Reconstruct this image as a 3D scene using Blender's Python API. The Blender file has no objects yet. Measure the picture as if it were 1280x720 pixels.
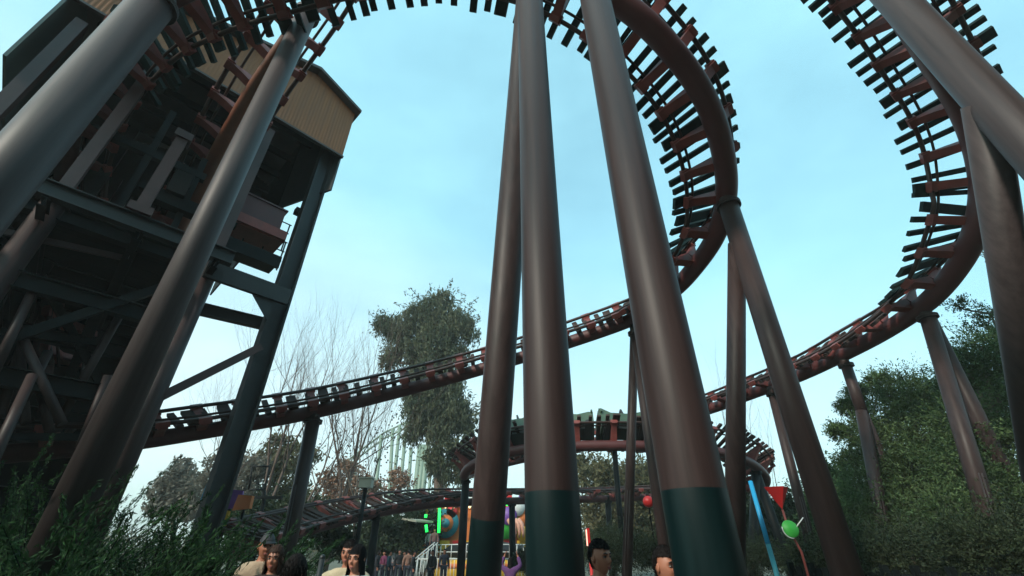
import bpy, math, random
import numpy as np
from mathutils import Vector, Matrix, Euler

random.seed(7); rng = np.random.default_rng(7)
R = math.radians
C = bpy.context.scene.collection

# ------------------------------------------------------------------ camera, sky, sun, exposure
CAMZ = 1.6
cam_d = bpy.data.cameras.new("camera"); cam_d.sensor_width = 36; cam_d.lens = 36*539/1280
cam_d.clip_start = 0.05; cam_d.clip_end = 6000
cam = bpy.data.objects.new("camera", cam_d); C.objects.link(cam)
PITCH = math.atan2(330, 539)
cam.location = (0, 0, CAMZ); cam.rotation_euler = (R(90)+PITCH, 0, 0)
sc = bpy.context.scene; sc.camera = cam
sc.render.resolution_x = 1024; sc.render.resolution_y = 576

SUN_DIR = Vector((-0.50, -0.62, 0.60)).normalized()      # towards the sun
sun_el = math.asin(SUN_DIR.z); sun_az = math.atan2(SUN_DIR.x, SUN_DIR.y)
w = bpy.data.worlds.new("World"); sc.world = w; w.use_nodes = True
nt = w.node_tree; N = nt.nodes; Lk = nt.links
bg = N['Background']; bg.inputs['Strength'].default_value = 0.15
sky = N.new('ShaderNodeTexSky'); sky.sky_type = 'NISHITA'; sky.sun_disc = False
sky.sun_elevation = sun_el; sky.sun_rotation = sun_az
sky.air_density = 1.0; sky.dust_density = 2.2; sky.ozone_density = 1.0; sky.altitude = 50
tint = N.new('ShaderNodeMix'); tint.data_type = 'RGBA'; tint.blend_type = 'MULTIPLY'
tint.inputs[0].default_value = 1; tint.inputs[7].default_value = (0.80, 1.30, 1.14, 1)
haze_mix = N.new('ShaderNodeMix'); haze_mix.data_type = 'RGBA'
tc = N.new('ShaderNodeTexCoord'); mp = N.new('ShaderNodeMapping'); mp.inputs['Scale'].default_value = (1.0, 1.0, 2.2)
nz = N.new('ShaderNodeTexNoise'); nz.inputs['Scale'].default_value = 1.6; nz.inputs['Detail'].default_value = 6; nz.inputs['Roughness'].default_value = 0.55
mr = N.new('ShaderNodeMapRange'); mr.inputs['From Min'].default_value = 0.3; mr.inputs['From Max'].default_value = 0.75
mr.inputs['To Min'].default_value = 0.38; mr.inputs['To Max'].default_value = 0.95
sx = N.new('ShaderNodeSeparateXYZ'); sm = N.new('ShaderNodeMath'); sm.operation = 'MULTIPLY_ADD'; sm.inputs[1].default_value = .22; hr = N.new('ShaderNodeValToRGB')
hr.color_ramp.elements[0].position = 0.02; hr.color_ramp.elements[0].color = (.50, .55, .54, 1)
hr.color_ramp.elements[1].position = 0.60; hr.color_ramp.elements[1].color = (.22, .45, .52, 1)
hm = N.new('ShaderNodeMix'); hm.data_type = 'RGBA'; hm.blend_type = 'MULTIPLY'; hm.inputs[0].default_value = 1; hm.inputs[7].default_value = (10, 10, 10, 1)
Lk.new(tc.outputs['Generated'], mp.inputs['Vector']); Lk.new(mp.outputs[0], nz.inputs['Vector'])
Lk.new(nz.outputs['Fac'], mr.inputs['Value']); Lk.new(mr.outputs[0], haze_mix.inputs[0])
Lk.new(tc.outputs['Generated'], sx.inputs[0]); Lk.new(sx.outputs['Z'], sm.inputs[2]); Lk.new(sx.outputs['X'], sm.inputs[0]); Lk.new(sm.outputs[0], hr.inputs[0]); Lk.new(hr.outputs[0], hm.inputs[6]); Lk.new(hm.outputs[2], haze_mix.inputs[7])
Lk.new(sky.outputs[0], tint.inputs[6]); Lk.new(tint.outputs[2], haze_mix.inputs[6]); Lk.new(haze_mix.outputs[2], bg.inputs['Color'])

sl = bpy.data.lights.new("sun", 'SUN'); sl.energy = 2.2; sl.angle = R(5); sl.color = (1.0, 0.90, 0.78)
sun = bpy.data.objects.new("sun", sl); C.objects.link(sun)
sun.rotation_euler = SUN_DIR.to_track_quat('Z', 'Y').to_euler()

vs = sc.view_settings
vs.view_transform = 'Standard'; vs.look = 'None'; vs.exposure = 0.74; vs.gamma = 1; vs.use_curve_mapping = False
sc.cycles.max_bounces = 6; sc.cycles.diffuse_bounces = 3; sc.cycles.glossy_bounces = 3; sc.cycles.transparent_max_bounces = 6
sc.cycles.use_denoising = True

# ------------------------------------------------------------------ survey: sight line (u, v) of the 1280x720 frame -> a point at a depth or height
F_ = 539.0; cP, sP = math.cos(PITCH), math.sin(PITCH)
def ray(u, v):
    b = 360-v
    return Vector((u-640, F_*cP-b*sP, F_*sP+b*cP))
def at(u, v, Y=None, z=None):
    r = ray(u, v)
    t = Y/r.y if Y is not None else (z-CAMZ)/r.z
    return Vector((r.x*t, r.y*t, CAMZ+r.z*t))
def ground(u, Y): return ((u-640)/632*Y, Y)
def to_px(p):
    x, y, z = p[0], p[1], p[2]-CAMZ
    d = y*cP+z*sP
    if d < .05: return None
    return (640+F_*x/d, 360-F_*(-y*sP+z*cP)/d)

# ------------------------------------------------------------------ materials
def mat(name, col, rough=.6, var=.15, scale=3.0, metal=0, bump=0, col2=None, streak=False, island=0, spec=None, trans=0, detail=5):
    m = bpy.data.materials.new(name); m.use_nodes = True
    n = m.node_tree.nodes; l = m.node_tree.links; b = n['Principled BSDF']
    b.inputs['Roughness'].default_value = rough; b.inputs['Metallic'].default_value = metal
    if spec is not None: b.inputs['Specular IOR Level'].default_value = spec
    t = n.new('ShaderNodeTexCoord'); mp = n.new('ShaderNodeMapping'); l.new(t.outputs['Object'], mp.inputs[0])
    if streak: mp.inputs['Scale'].default_value = (5, 5, .22)
    z = n.new('ShaderNodeTexNoise'); z.inputs['Scale'].default_value = scale; z.inputs['Detail'].default_value = detail; z.inputs['Roughness'].default_value = .62
    l.new(mp.outputs[0], z.inputs['Vector'])
    cr = n.new('ShaderNodeValToRGB'); c = Vector(col); c2 = Vector(col2) if col2 else None
    lo = c*(1-var); hi = c*(1+var)
    if c2 is not None: lo, hi = c, c2
    cr.color_ramp.elements[0].position = .3; cr.color_ramp.elements[1].position = .7
    cr.color_ramp.elements[0].color = (*lo, 1); cr.color_ramp.elements[1].color = (*hi, 1)
    l.new(z.outputs['Fac'], cr.inputs[0]); out = cr.outputs[0]
    if island:
        g = n.new('ShaderNodeNewGeometry'); mx = n.new('ShaderNodeMix'); mx.data_type = 'RGBA'; mx.blend_type = 'MULTIPLY'; mx.inputs[0].default_value = 1
        r2 = n.new('ShaderNodeMapRange'); r2.inputs['To Min'].default_value = 1-island; r2.inputs['To Max'].default_value = 1+island
        l.new(g.outputs['Random Per Island'], r2.inputs['Value'])
        l.new(out, mx.inputs[6]); l.new(r2.outputs[0], mx.inputs[7]); out = mx.outputs[2]
    l.new(out, b.inputs['Base Color'])
    r3 = n.new('ShaderNodeMapRange'); r3.inputs['To Min'].default_value = max(.03, rough-.12); r3.inputs['To Max'].default_value = min(1, rough+.15)
    l.new(z.outputs['Fac'], r3.inputs['Value']); l.new(r3.outputs[0], b.inputs['Roughness'])
    if bump:
        z2 = n.new('ShaderNodeTexNoise'); z2.inputs['Scale'].default_value = scale*6; z2.inputs['Detail'].default_value = 3
        l.new(mp.outputs[0], z2.inputs['Vector'])
        bp = n.new('ShaderNodeBump'); bp.inputs['Strength'].default_value = bump; bp.inputs['Distance'].default_value = .02
        l.new(z2.outputs['Fac'], bp.inputs['Height']); l.new(bp.outputs[0], b.inputs['Normal'])
    if trans:
        tr = n.new('ShaderNodeBsdfTranslucent'); ms = n.new('ShaderNodeMixShader'); ms.inputs[0].default_value = trans
        l.new(out, tr.inputs[0]); l.new(b.outputs[0], ms.inputs[1]); l.new(tr.outputs[0], ms.inputs[2])
        l.new(ms.outputs[0], n['Material Output'].inputs[0])
    return m
def emit(name, col, s):
    m = bpy.data.materials.new(name); m.use_nodes = True; b = m.node_tree.nodes['Principled BSDF']
    b.inputs['Base Color'].default_value = (*col, 1); b.inputs['Emission Color'].default_value = (*col, 1); b.inputs['Emission Strength'].default_value = s
    return m
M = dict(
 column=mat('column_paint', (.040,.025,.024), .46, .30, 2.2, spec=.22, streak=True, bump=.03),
 colteal=mat('column_teal_paint', (.0025,.013,.014), .44, .25, 2.5, spec=.3, streak=True, bump=.03),
 greycol=mat('grey_column_paint', (.056,.042,.042), .50, .26, 2.2, spec=.25, streak=True, bump=.03),
 spine=mat('spine_maroon_paint', (.085,.022,.022), .5, .16, 2.0, bump=.04),
 spine_o=mat('spine_rust_paint', (.20,.07,.04), .45, .16, 2.0, bump=.04),
 bracket=mat('bracket_red_paint', (.22,.05,.042), .55, .22, 3.0, bump=.05),
 rail=mat('rail_steel', (.045,.024,.021), .5, .25, 4.0, spec=.3),
 tie=mat('dark_teal_plank', (.012,.028,.028), .75, .35, 5.0, bump=.3, island=.3, spec=.12),
 tiebrown=mat('weathered_brown_plank', (.055,.036,.032), .8, .4, 5.0, bump=.3, island=.3, spec=.12),
 hbeam=mat('blue_grey_steel', (.020,.024,.026), .5, .2, 3.0, bump=.05),
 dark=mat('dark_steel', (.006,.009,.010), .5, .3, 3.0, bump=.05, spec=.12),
 darkwood=mat('dark_stained_board', (.006,.010,.010), .9, .4, 4.0, bump=.3, spec=.12),
 post=mat('brown_purple_post', (.055,.030,.030), .5, .2, 3.0),
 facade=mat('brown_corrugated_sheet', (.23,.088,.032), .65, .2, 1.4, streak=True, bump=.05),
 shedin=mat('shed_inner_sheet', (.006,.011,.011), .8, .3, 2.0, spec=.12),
 flarepanel=mat('flare_paled_panel', (.10,.14,.135), .6, .1, 1.5),  # pale wash of lens flare put into the wall colour
 rooftrim=mat('roof_trim', (.05,.045,.045), .6, .2, 3),
 concrete=mat('concrete', (.30,.29,.27), .9, .2, 5, bump=.3),
 bolt=mat('bolt_steel', (.2,.19,.18), .4, .2, 8, metal=.7),
 white=mat('white_paint', (.72,.72,.70), .5, .06, 3),
 yellow=mat('yellow_paint', (.75,.42,.03), .45, .1, 3),
 orange=mat('orange_paint', (.65,.17,.04), .5, .1, 3),
 redp=mat('red_paint', (.55,.02,.02), .4, .12, 3),
 greenp=mat('green_paint', (.05,.42,.06), .45, .12, 3),
 purple=mat('purple_paint', (.17,.06,.32), .5, .12, 3),
 teal=mat('teal_paint', (.03,.22,.27), .5, .2, 3),
 bluep=mat('blue_paint', (.02,.33,.62), .4, .1, 3),
 pink=mat('pale_pink_paint', (.62,.30,.22), .55, .12, 3),
 black=mat('black_rubber', (.012,.012,.013), .7, .2, 5),
 paleg=mat('pale_green_steel', (.17,.23,.18), .5, .12, 1),
 carg=mat('car_green_paint', (.055,.095,.058), .4, .2, 4),
 card=mat('car_dark_steel', (.02,.024,.024), .5, .2, 4),
 seat=mat('seat_vinyl', (.02,.02,.022), .5, .2, 4),
 bark=mat('bark', (.13,.105,.085), .9, .35, 6, bump=.6),
 barkpale=mat('pale_bark', (.11,.075,.062), .85, .35, 5, bump=.5),
 beige=mat('beige_plastic', (.42,.38,.30), .6, .1, 4),
 glass=mat('dark_board', (.10,.10,.05), .5, .2, 3),
)
LEAF = dict(
 euc=mat('eucalyptus_leaf', (.045,.062,.035), .55, 0, .5, col2=(.13,.135,.08), spec=.2, island=.4, trans=.3),
 willow=mat('willow_leaf', (.022,.050,.018), .55, 0, 1.1, col2=(.115,.175,.070), spec=.2, island=.4, trans=.3),
 olive=mat('olive_leaf', (.060,.062,.028), .6, 0, .5, col2=(.14,.125,.065), spec=.2, island=.4, trans=.3),
 dkgreen=mat('dark_leaf', (.018,.034,.016), .6, 0, .6, col2=(.05,.065,.032), spec=.2, island=.4, trans=.25),
 juniper=mat('juniper_needle', (.008,.030,.010), .75, 0, 1.2, col2=(.028,.080,.024), spec=.2, island=.45, trans=.2),
 greyl=mat('grey_leaf', (.11,.105,.085), .7, 0, .4, col2=(.21,.19,.155), spec=.2, island=.35, trans=.3),
 rust=mat('rusty_leaf', (.20,.10,.06), .7, 0, .4, col2=(.28,.17,.12), spec=.2, island=.35, trans=.3),
)

# ------------------------------------------------------------------ mesh helpers
class MB:
    def __init__(s): s.v = []; s.f = []; s.m = []; s.sm = []
    def add(s, vs, fs, mi=0, smooth=False):
        o = len(s.v); s.v += [tuple(v) for v in vs]
        for f in fs: s.f.append(tuple(i+o for i in f)); s.m.append(mi); s.sm.append(smooth)
    def frame_box(s, c, X, Y, Z, mi=0):   # X,Y,Z half-extent vectors
        c = Vector(c); vs = [c+a*X+b*Y+d*Z for a in (-1,1) for b in (-1,1) for d in (-1,1)]
        s.add(vs, [(0,1,3,2),(4,6,7,5),(0,4,5,1),(2,3,7,6),(0,2,6,4),(1,5,7,3)], mi)
    def box(s, c, size, rz=0, mi=0):
        q = Matrix.Rotation(rz, 3, 'Z')
        s.frame_box(c, q@Vector((size[0]/2,0,0)), q@Vector((0,size[1]/2,0)), Vector((0,0,size[2]/2)), mi)
    def beam(s, p0, p1, w, h, up=Vector((0,0,1)), mi=0):
        p0, p1 = Vector(p0), Vector(p1); d = (p1-p0)
        T = d.normalized(); S = T.cross(up)
        if S.length < 1e-3: S = T.cross(Vector((1,0,0)))
        S.normalize(); U = S.cross(T)
        s.frame_box((p0+p1)/2, d/2, S*w/2, U*h/2, mi)
    def ibeam(s, p0, p1, w, h, up=Vector((0,0,1)), tf=.02, mi=0):
        p0, p1 = Vector(p0), Vector(p1); T = (p1-p0).normalized(); S = T.cross(up)
        if S.length < 1e-3: S = T.cross(Vector((1,0,0)))
        S.normalize(); U = S.cross(T)
        s.beam(p0, p1, tf, h-2*tf-.004, up, mi)
        for k in (-1, 1): s.beam(p0+U*k*(h/2-tf/2), p1+U*k*(h/2-tf/2), w, tf, up, mi)
    def tube(s, pts, rad, n=16, cap=True, mi=0, smooth=True):
        pts = [Vector(p) for p in pts]; k = len(pts)
        rad = [rad]*k if not hasattr(rad, '__len__') else rad
        base = len(s.v); prev = None; vs = []
        for i, p in enumerate(pts):
            T = (pts[min(i+1,k-1)]-pts[max(i-1,0)])
            T = T.normalized() if T.length > 1e-9 else Vector((0,0,1))
            if prev is None:
                a = Vector((0,0,1)) if abs(T.z) < .9 else Vector((1,0,0)); S = T.cross(a).normalized()
            else:
                S = (prev-T*prev.dot(T)); S = S.normalized() if S.length > 1e-6 else T.cross(Vector((0,1,0))).normalized()
            prev = S; U = T.cross(S)
            for j in range(n):
                a = 2*math.pi*j/n; vs.append(p+(S*math.cos(a)+U*math.sin(a))*rad[i])
        fs = [(i*n+j, i*n+(j+1)%n, (i+1)*n+(j+1)%n, (i+1)*n+j) for i in range(k-1) for j in range(n)]
        s.add(vs, fs, mi, smooth)
        if cap:
            o = base
            s.f.append(tuple(o+j for j in range(n))[::-1]); s.m.append(mi); s.sm.append(False)
            s.f.append(tuple(o+(k-1)*n+j for j in range(n))); s.m.append(mi); s.sm.append(False)
    def lathe(s, prof, c=(0,0,0), n=24, mi=0, axis=None):
        c = Vector(c); q = Matrix.Identity(3) if axis is None else Vector(axis).to_track_quat('Z','Y').to_matrix()
        vs = [c+q@Vector((r*math.cos(2*math.pi*j/n), r*math.sin(2*math.pi*j/n), z)) for r, z in prof for j in range(n)]
        fs = [(i*n+j, i*n+(j+1)%n, (i+1)*n+(j+1)%n, (i+1)*n+j) for i in range(len(prof)-1) for j in range(n)]
        s.add(vs, fs, mi, True)
    def ball(s, c, r, mi=0, n=14, sq=(1,1,1)):
        c = Vector(c); vs = []; fs = []
        for i in range(n//2+1):
            th = math.pi*i/(n//2)
            for j in range(n):
                ph = 2*math.pi*j/n; vs.append(c+Vector((math.sin(th)*math.cos(ph)*r*sq[0], math.sin(th)*math.sin(ph)*r*sq[1], math.cos(th)*r*sq[2])))
        for i in range(n//2):
            for j in range(n): fs.append((i*n+j, (i+1)*n+j, (i+1)*n+(j+1)%n, i*n+(j+1)%n))
        s.add(vs, fs, mi, True)
    def prism(s, poly, A, B, origin, thick_vec, mi=0):   # poly in (A,B) plane
        o = Vector(origin); A = Vector(A); B = Vector(B); t = Vector(thick_vec); n = len(poly)
        vs = [o+A*a+B*b-t/2 for a, b in poly]+[o+A*a+B*b+t/2 for a, b in poly]
        fs = [tuple(range(n))[::-1], tuple(range(n, 2*n))]+[(i, (i+1)%n, n+(i+1)%n, n+i) for i in range(n)]
        s.add(vs, fs, mi)
    def build(s, name, mats, parent=None, local=None):
        me = bpy.data.meshes.new(name)
        me.from_pydata(s.v, [], s.f)
        for m in (mats if isinstance(mats, (list, tuple)) else [mats]): me.materials.append(m)
        me.polygons.foreach_set('material_index', s.m); me.polygons.foreach_set('use_smooth', s.sm); me.update()
        return link(name, me, parent)
def link(name, me, parent=None, matrix=None):
    o = bpy.data.objects.new(name, me); C.objects.link(o)
    if parent is not None:
        o.parent = parent
    if matrix is not None: o.matrix_basis = matrix
    return o
def tag(o, label, cat, group=None, kind=None):
    if label: o['label'] = label
    if cat: o['category'] = cat
    if group: o['group'] = group
    if kind: o['kind'] = kind
    return o
def thing(name, label, cat, group=None, loc=(0,0,0), rz=0, world=True):
    """Empty at the base of a thing. world=True: its parts are given in world coordinates."""
    o = bpy.data.objects.new(name, None); C.objects.link(o); o.location = loc; o.rotation_euler = (0,0,rz); o.empty_display_size = .3
    if world: o['_w'] = 1
    return tag(o, label, cat, group)
def structure(o): o['kind'] = 'structure'; return o
def copy_tree(o, parent=None):
    c = o.copy(); C.objects.link(c)
    if parent is not None: c.parent = parent
    for ch in o.children: copy_tree(ch, c)
    return c
def np_mesh(name, V, Fq, mats, parent=None, smooth=False, k=4):
    me = bpy.data.meshes.new(name); V = np.asarray(V, dtype=np.float32); Fq = np.asarray(Fq, dtype=np.int32)
    me.vertices.add(len(V)); me.vertices.foreach_set('co', V.ravel())
    me.loops.add(Fq.size); me.loops.foreach_set('vertex_index', Fq.ravel())
    me.polygons.add(len(Fq)); me.polygons.foreach_set('loop_start', np.arange(0, Fq.size, k, dtype=np.int32)); me.polygons.foreach_set('loop_total', np.full(len(Fq), k, dtype=np.int32))
    for m in (mats if isinstance(mats, (list, tuple)) else [mats]): me.materials.append(m)
    me.update(calc_edges=True); me.validate()
    if smooth: me.polygons.foreach_set('use_smooth', [True]*len(me.polygons))
    return link(name, me, parent)

# ------------------------------------------------------------------ setting: ground and path
def sheet(name, poly, z, m, sub=1):
    b = MB(); b.add([(x, y, z) for x, y in poly], [tuple(range(len(poly)))]); return structure(b.build(name, m))
grass_m = mat('ground_soil', (.045,.05,.025), .95, 0, .4, col2=(.10,.085,.055), bump=.3)
path_m = mat('path_asphalt', (.085,.08,.078), .85, .18, 1.2, bump=.2)
sheet('ground', [(-900,-900),(900,-900),(900,2500),(-900,2500)], 0, grass_m)
sheet('path', [(-3.2,-6),(4.2,-6),(4.0,8),(1.5,16),(3,27),(3,33),(-9,33),(-8,22),(-5.2,12),(-3.4,6)], .004, path_m)
b = MB()
for i in range(11):
    pts = [(-3.2,-6),(-3.4,6),(-5.2,12),(-8,22),(-9,33)]
for (x0,y0),(x1,y1) in zip(pts[:-1], pts[1:]): b.beam((x0-.09,y0,.06),(x1-.09,y1,.06),.14,.12)
structure(b.build('kerb', M['concrete']))
b = MB(); pts = [(4.2,-6),(4.0,8),(1.5,16)]
for (x0,y0),(x1,y1) in zip(pts[:-1], pts[1:]): b.beam((x0+.09,y0,.06),(x1+.09,y1,.06),.14,.12)
structure(b.build('kerb', M['concrete']))

# ------------------------------------------------------------------ roller coaster track
def spline(P, step=.12):
    """Catmull-Rom through rows of P (x,y,z,bank,radius), resampled by arc length"""
    P = np.array(P, float); Q = np.vstack([2*P[0]-P[1], P, 2*P[-1]-P[-2]]); out = []
    for i in range(1, len(Q)-2):
        p0, p1, p2, p3 = Q[i-1], Q[i], Q[i+1], Q[i+2]
        for t in np.linspace(0, 1, 40, endpoint=False):
            out.append(.5*((2*p1)+(-p0+p2)*t+(2*p0-5*p1+4*p2-p3)*t*t+(-p0+3*p1-3*p2+p3)*t**3))
    out.append(Q[-2]); out = np.array(out)
    s = np.r_[0, np.cumsum(np.linalg.norm(np.diff(out[:, :3], axis=0), axis=1))]
    n = max(2, int(s[-1]/step)); ss = np.linspace(0, s[-1], n)
    o = np.stack([np.interp(ss, s, out[:, k]) for k in range(out.shape[1])], 1)
    for _ in range(3):
        o[1:-1, :3] = (o[:-2, :3]+2*o[1:-1, :3]+o[2:, :3])/4
    return o, ss
def frames(o):
    res = []
    for i in range(len(o)):
        T = Vector(o[min(i+1,len(o)-1), :3]-o[max(i-1,0), :3]).normalized()
        up = Vector((0,0,1)); up = (up-T*up.dot(T)).normalized(); left = up.cross(T)
        a = R(o[i, 3]); U = up*math.cos(a)+left*math.sin(a); L = U.cross(T)
        res.append((Vector(o[i, :3]), T, L, U))
    return res
def tie_mesh(L, mm, seed):
    r = random.Random(seed); b = MB(); wd = (.14,.30,.16,.15,.27,.17,.13)[seed % 7]
    b.frame_box((0,r.uniform(-.06,.06),0), Vector((wd/2,0,0)), Vector((0,L/2*r.uniform(.93,1.05),0)), Vector((0,0,.045)))
    me = bpy.data.meshes.new('tie'); me.from_pydata(b.v, [], b.f); me.materials.append(mm); return me
def bracket_mesh(g, h, mm):
    b = MB()
    for sgn in (-1, 1):
        b.prism([(.10,-h+.02),(g*.55,-h*.55),(g-.04,-.13),(g+.10,-.13),(g+.10,-.07),(g-.10,-.05),(g*.45,-h*.12),(0,-h*.25)] if sgn > 0 else
                [(-.10,-h+.02),(-g*.55,-h*.55),(-g+.04,-.13),(-g-.10,-.13),(-g-.10,-.07),(-g+.10,-.05),(-g*.45,-h*.12),(0,-h*.25)][::-1], (0,1,0), (0,0,1), (0,0,0), (.22,0,0))
        b.box((0, sgn*g, -.02), (.30, .20, .14))
        for q_ in (-.09, .09): b.tube([(q_, sgn*(g+.02), -.11), (q_, sgn*(g+.02), -.07)], .022, 6)
    me = bpy.data.meshes.new('bracket'); me.from_pydata(b.v, [], b.f); me.materials.append(mm); return me
TRACKS = {}
def track(name, label, group, pts, g=.80, h=.56, tieL=2.3, tie_sp=.40, br_sp=1.0, tie_m='tie', spine_m='spine', ties=True, tie_drop=.14, rail_r=.055, r_default=.27, tie_from=-1, switch=99, shortL=1.56, short_m='tiebrown'):
    P = []
    for p in pts:
        u, v, Y, bank = p[:4]; r = p[4] if len(p) > 4 else r_default
        q = at(u, v, Y); P.append((q.x, q.y, q.z, bank, r, len(P)))
    o, ss = spline(P); fr = frames(o)
    root = thing(name, label, 'track', group, loc=(P[0][0], P[0][1], 0)); root.location = (0,0,0)
    b = MB(); b.tube([f[0] for f in fr], list(o[:, 4]), 20); sp = b.build('spine', M[spine_m], root)
    for s in (-1, 1):
        b = MB(); b.tube([c+L*s*g+U*h for c, T, L, U in fr], rail_r, 8); b.build('rail', M['rail'], root)
        b = MB(); b.tube([c+L*s*(g-.24)+U*(h+tie_drop-.09) for c, T, L, U in fr], .035, 6); b.build('stringer', M['rail'], root)
    bm = bracket_mesh(g, h, M['bracket'])
    def place(me, nm, i, off, jitter=0):
        c, T, L, U = fr[i]; X = T; Yv = L; Z = U
        mtx = Matrix((( X.x,Yv.x,Z.x,0),(X.y,Yv.y,Z.y,0),(X.z,Yv.z,Z.z,0),(0,0,0,1)))
        mtx.translation = c+U*(h+off)
        return link(nm, me, root, mtx)
    n_b = int(ss[-1]/br_sp)
    for k in range(n_b):
        i = min(len(fr)-1, int((k+.5)/n_b*len(fr))); place(bm, 'bracket', i, 0)
    if ties:
        n_t = int(ss[-1]/tie_sp); vis = []
        for k in range(n_t):
            i = min(len(fr)-1, max(0, int((k+.5+random.uniform(-.2,.2))/n_t*len(fr))))
            if o[i, 5] < tie_from: continue
            c = fr[i][0]; px = to_px(c+fr[i][3]*h)
            inview = px is not None and -60 < px[0] < 1340 and -60 < px[1] < 780
            vis.append((0 if inview else 1, (c-cam.location).length, i, k))
        vis.sort(); ms = [tie_mesh(tieL, M[tie_m], q) for q in range(7)]; ms2 = [tie_mesh(shortL, M[short_m], q) for q in range(7)]
        mass = MB(); tp = []
        for rank, (_, _, i, k) in enumerate(vis):
            sh = o[i, 5] > switch; me = (ms2 if sh else ms)[(k*5) % 7]; off = (-.12 if sh else tie_drop)+random.uniform(-.012,.012)
            if rank < 96: tp.append(place(me, 'tie', i, off))
            else:
                c, T, L, U = fr[i]; rr = random.uniform(.93,1.05)
                mass.frame_box(c+U*(h+off), T*.08, L*(shortL if sh else tieL)/2*rr, U*.045, 1 if sh else 0)
        if mass.v:
            m_ = mass.build('ties', [M[tie_m], M[short_m]], root); m_['kind'] = 'stuff'
    TRACKS[root.name] = (fr, o, ss, root)
    return root
B45 = 45
main = track('roller_coaster_track', 'big maroon steel track looping overhead and down past the wooden tower, with dark plank ties', 'roller coaster tracks',
  [(50,470,11.0,20,.24),(74,330,10.4,30,.24),(80,250,9.4,38,.24),(88,165,8.0,42,.24),(114,95,6.6,42,.25),(162,28,5.3,40),(235,-18,4.5,40),(330,-48,4.1,38),(440,-70,4.0,36),(560,-74,4.2,37),(680,-48,4.4,37),
   (780,7,4.85,37),(843,67,5.55,36),(883,127,6.4,34),(903,187,7.4,33),(908,243,8.45,33),(896,292,9.4,37,.26),(868,335,10.45,43,.25),(838,366,11.5,44,.25),(795,397,13.5,42,.24),
   (702,431,14.4,38,.22),(600,462,14.9,35,.22),(500,489,14.8,33,.22),(392,515,14.1,30,.22),(280,535,13.0,26,.22),(170,552,11.8,20,.22),(60,563,10.8,12,.22),(-60,572,10,8,.22)], tie_from=4.2, switch=17.5, tie_sp=.40)
right = track('roller_coaster_track', 'maroon track curving down the right side of the sky beside the leaning grey brace', 'roller coaster tracks',
  [(990,-240,2.9,0),(1040,-120,3.45,0),(1088,-45,4.2,0),(1132,20,5.15,1),(1172,83,6.1,4),(1202,133,6.9,8),(1221,183,7.6,9),(1229,235,8.2,10),(1221,285,8.85,12),(1198,332,9.85,21,.27),(1162,375,11.0,29,.26),
   (1110,412,12.5,35,.25),(1058,441,14.2,38,.24),(1000,469,16.2,32,.24),(940,492,18.3,30,.23),(885,512,20.2,28,.23),(820,532,22.8,25,.22),(750,550,25.2,22,.22),(690,566,26.8,15,.22)], r_default=.28, switch=10.3, tie_sp=.40)
helix = track('roller_coaster_track', 'low maroon helix track in the middle distance carrying the green mine train', 'roller coaster tracks',
  [(690,566,26.9,12,.22),(640,577,26.8,12,.22),(598,588,25.2,15,.22),(581,595,23.4,18,.24),(590,582,21.4,28,.22),(622,569,20.2,31,.22),(670,560,19.6,31,.22),(735,557.5,19.3,31,.22),(800,557.5,19.3,31,.22),(860,560,19.8,31,.22),(905,567,20.5,30,.22),(940,580,21.6,28,.22),
   (957,599,23.6,22,.24),(945,611,26.6,20,.22),(900,617,29.5,16,.20),(820,621,30.5,12,.20),(740,624,29.8,10,.2),(650,626,28.2,10,.2),(560,629,25.6,14,.2),(500,636,23.4,18,.2),(450,646,21.4,20,.2),(400,658,19.3,20,.2),(350,672,17.3,18,.2),(290,690,14.6,12,.2)], tie_m='tiebrown', tie_sp=.42, br_sp=1.5, tieL=2.1, switch=12.5)
lift = track('roller_coaster_track', 'rust brown lift track climbing steeply out of the tower behind a grey column', 'roller coaster tracks',
  [(200,330,12.0,0),(250,235,9.9,0),(277,182,8.6,0),(313,120,7.4,0),(354,60,6.35,0),(395,0,5.5,0),(440,-75,4.7,0),(500,-180,3.8,0),(600,-330,2.6,0)], g=.72, h=.5, ties=False, spine_m='spine_o', r_default=.2, br_sp=.95, rail_r=.06)

# ------------------------------------------------------------------ air: thin haze over the park
hz = MB(); hz.box((0,400,29), (1500,1100,60)); HAZE = hz.build('haze', []); HAZE['kind'] = 'stuff'; HAZE['label'] = 'thin pale haze over the park'
hmt = bpy.data.materials.new('haze_air'); hmt.use_nodes = True; hn = hmt.node_tree
for n_ in list(hn.nodes):
    if n_.type == 'BSDF_PRINCIPLED': hn.nodes.remove(n_)
pv = hn.nodes.new('ShaderNodeVolumePrincipled'); pv.inputs['Density'].default_value = 0.0012; pv.inputs['Color'].default_value = (.85,.9,.9,1)
hn.links.new(pv.outputs[0], hn.nodes['Material Output'].inputs['Volume']); HAZE.data.materials.append(hmt)

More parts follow.
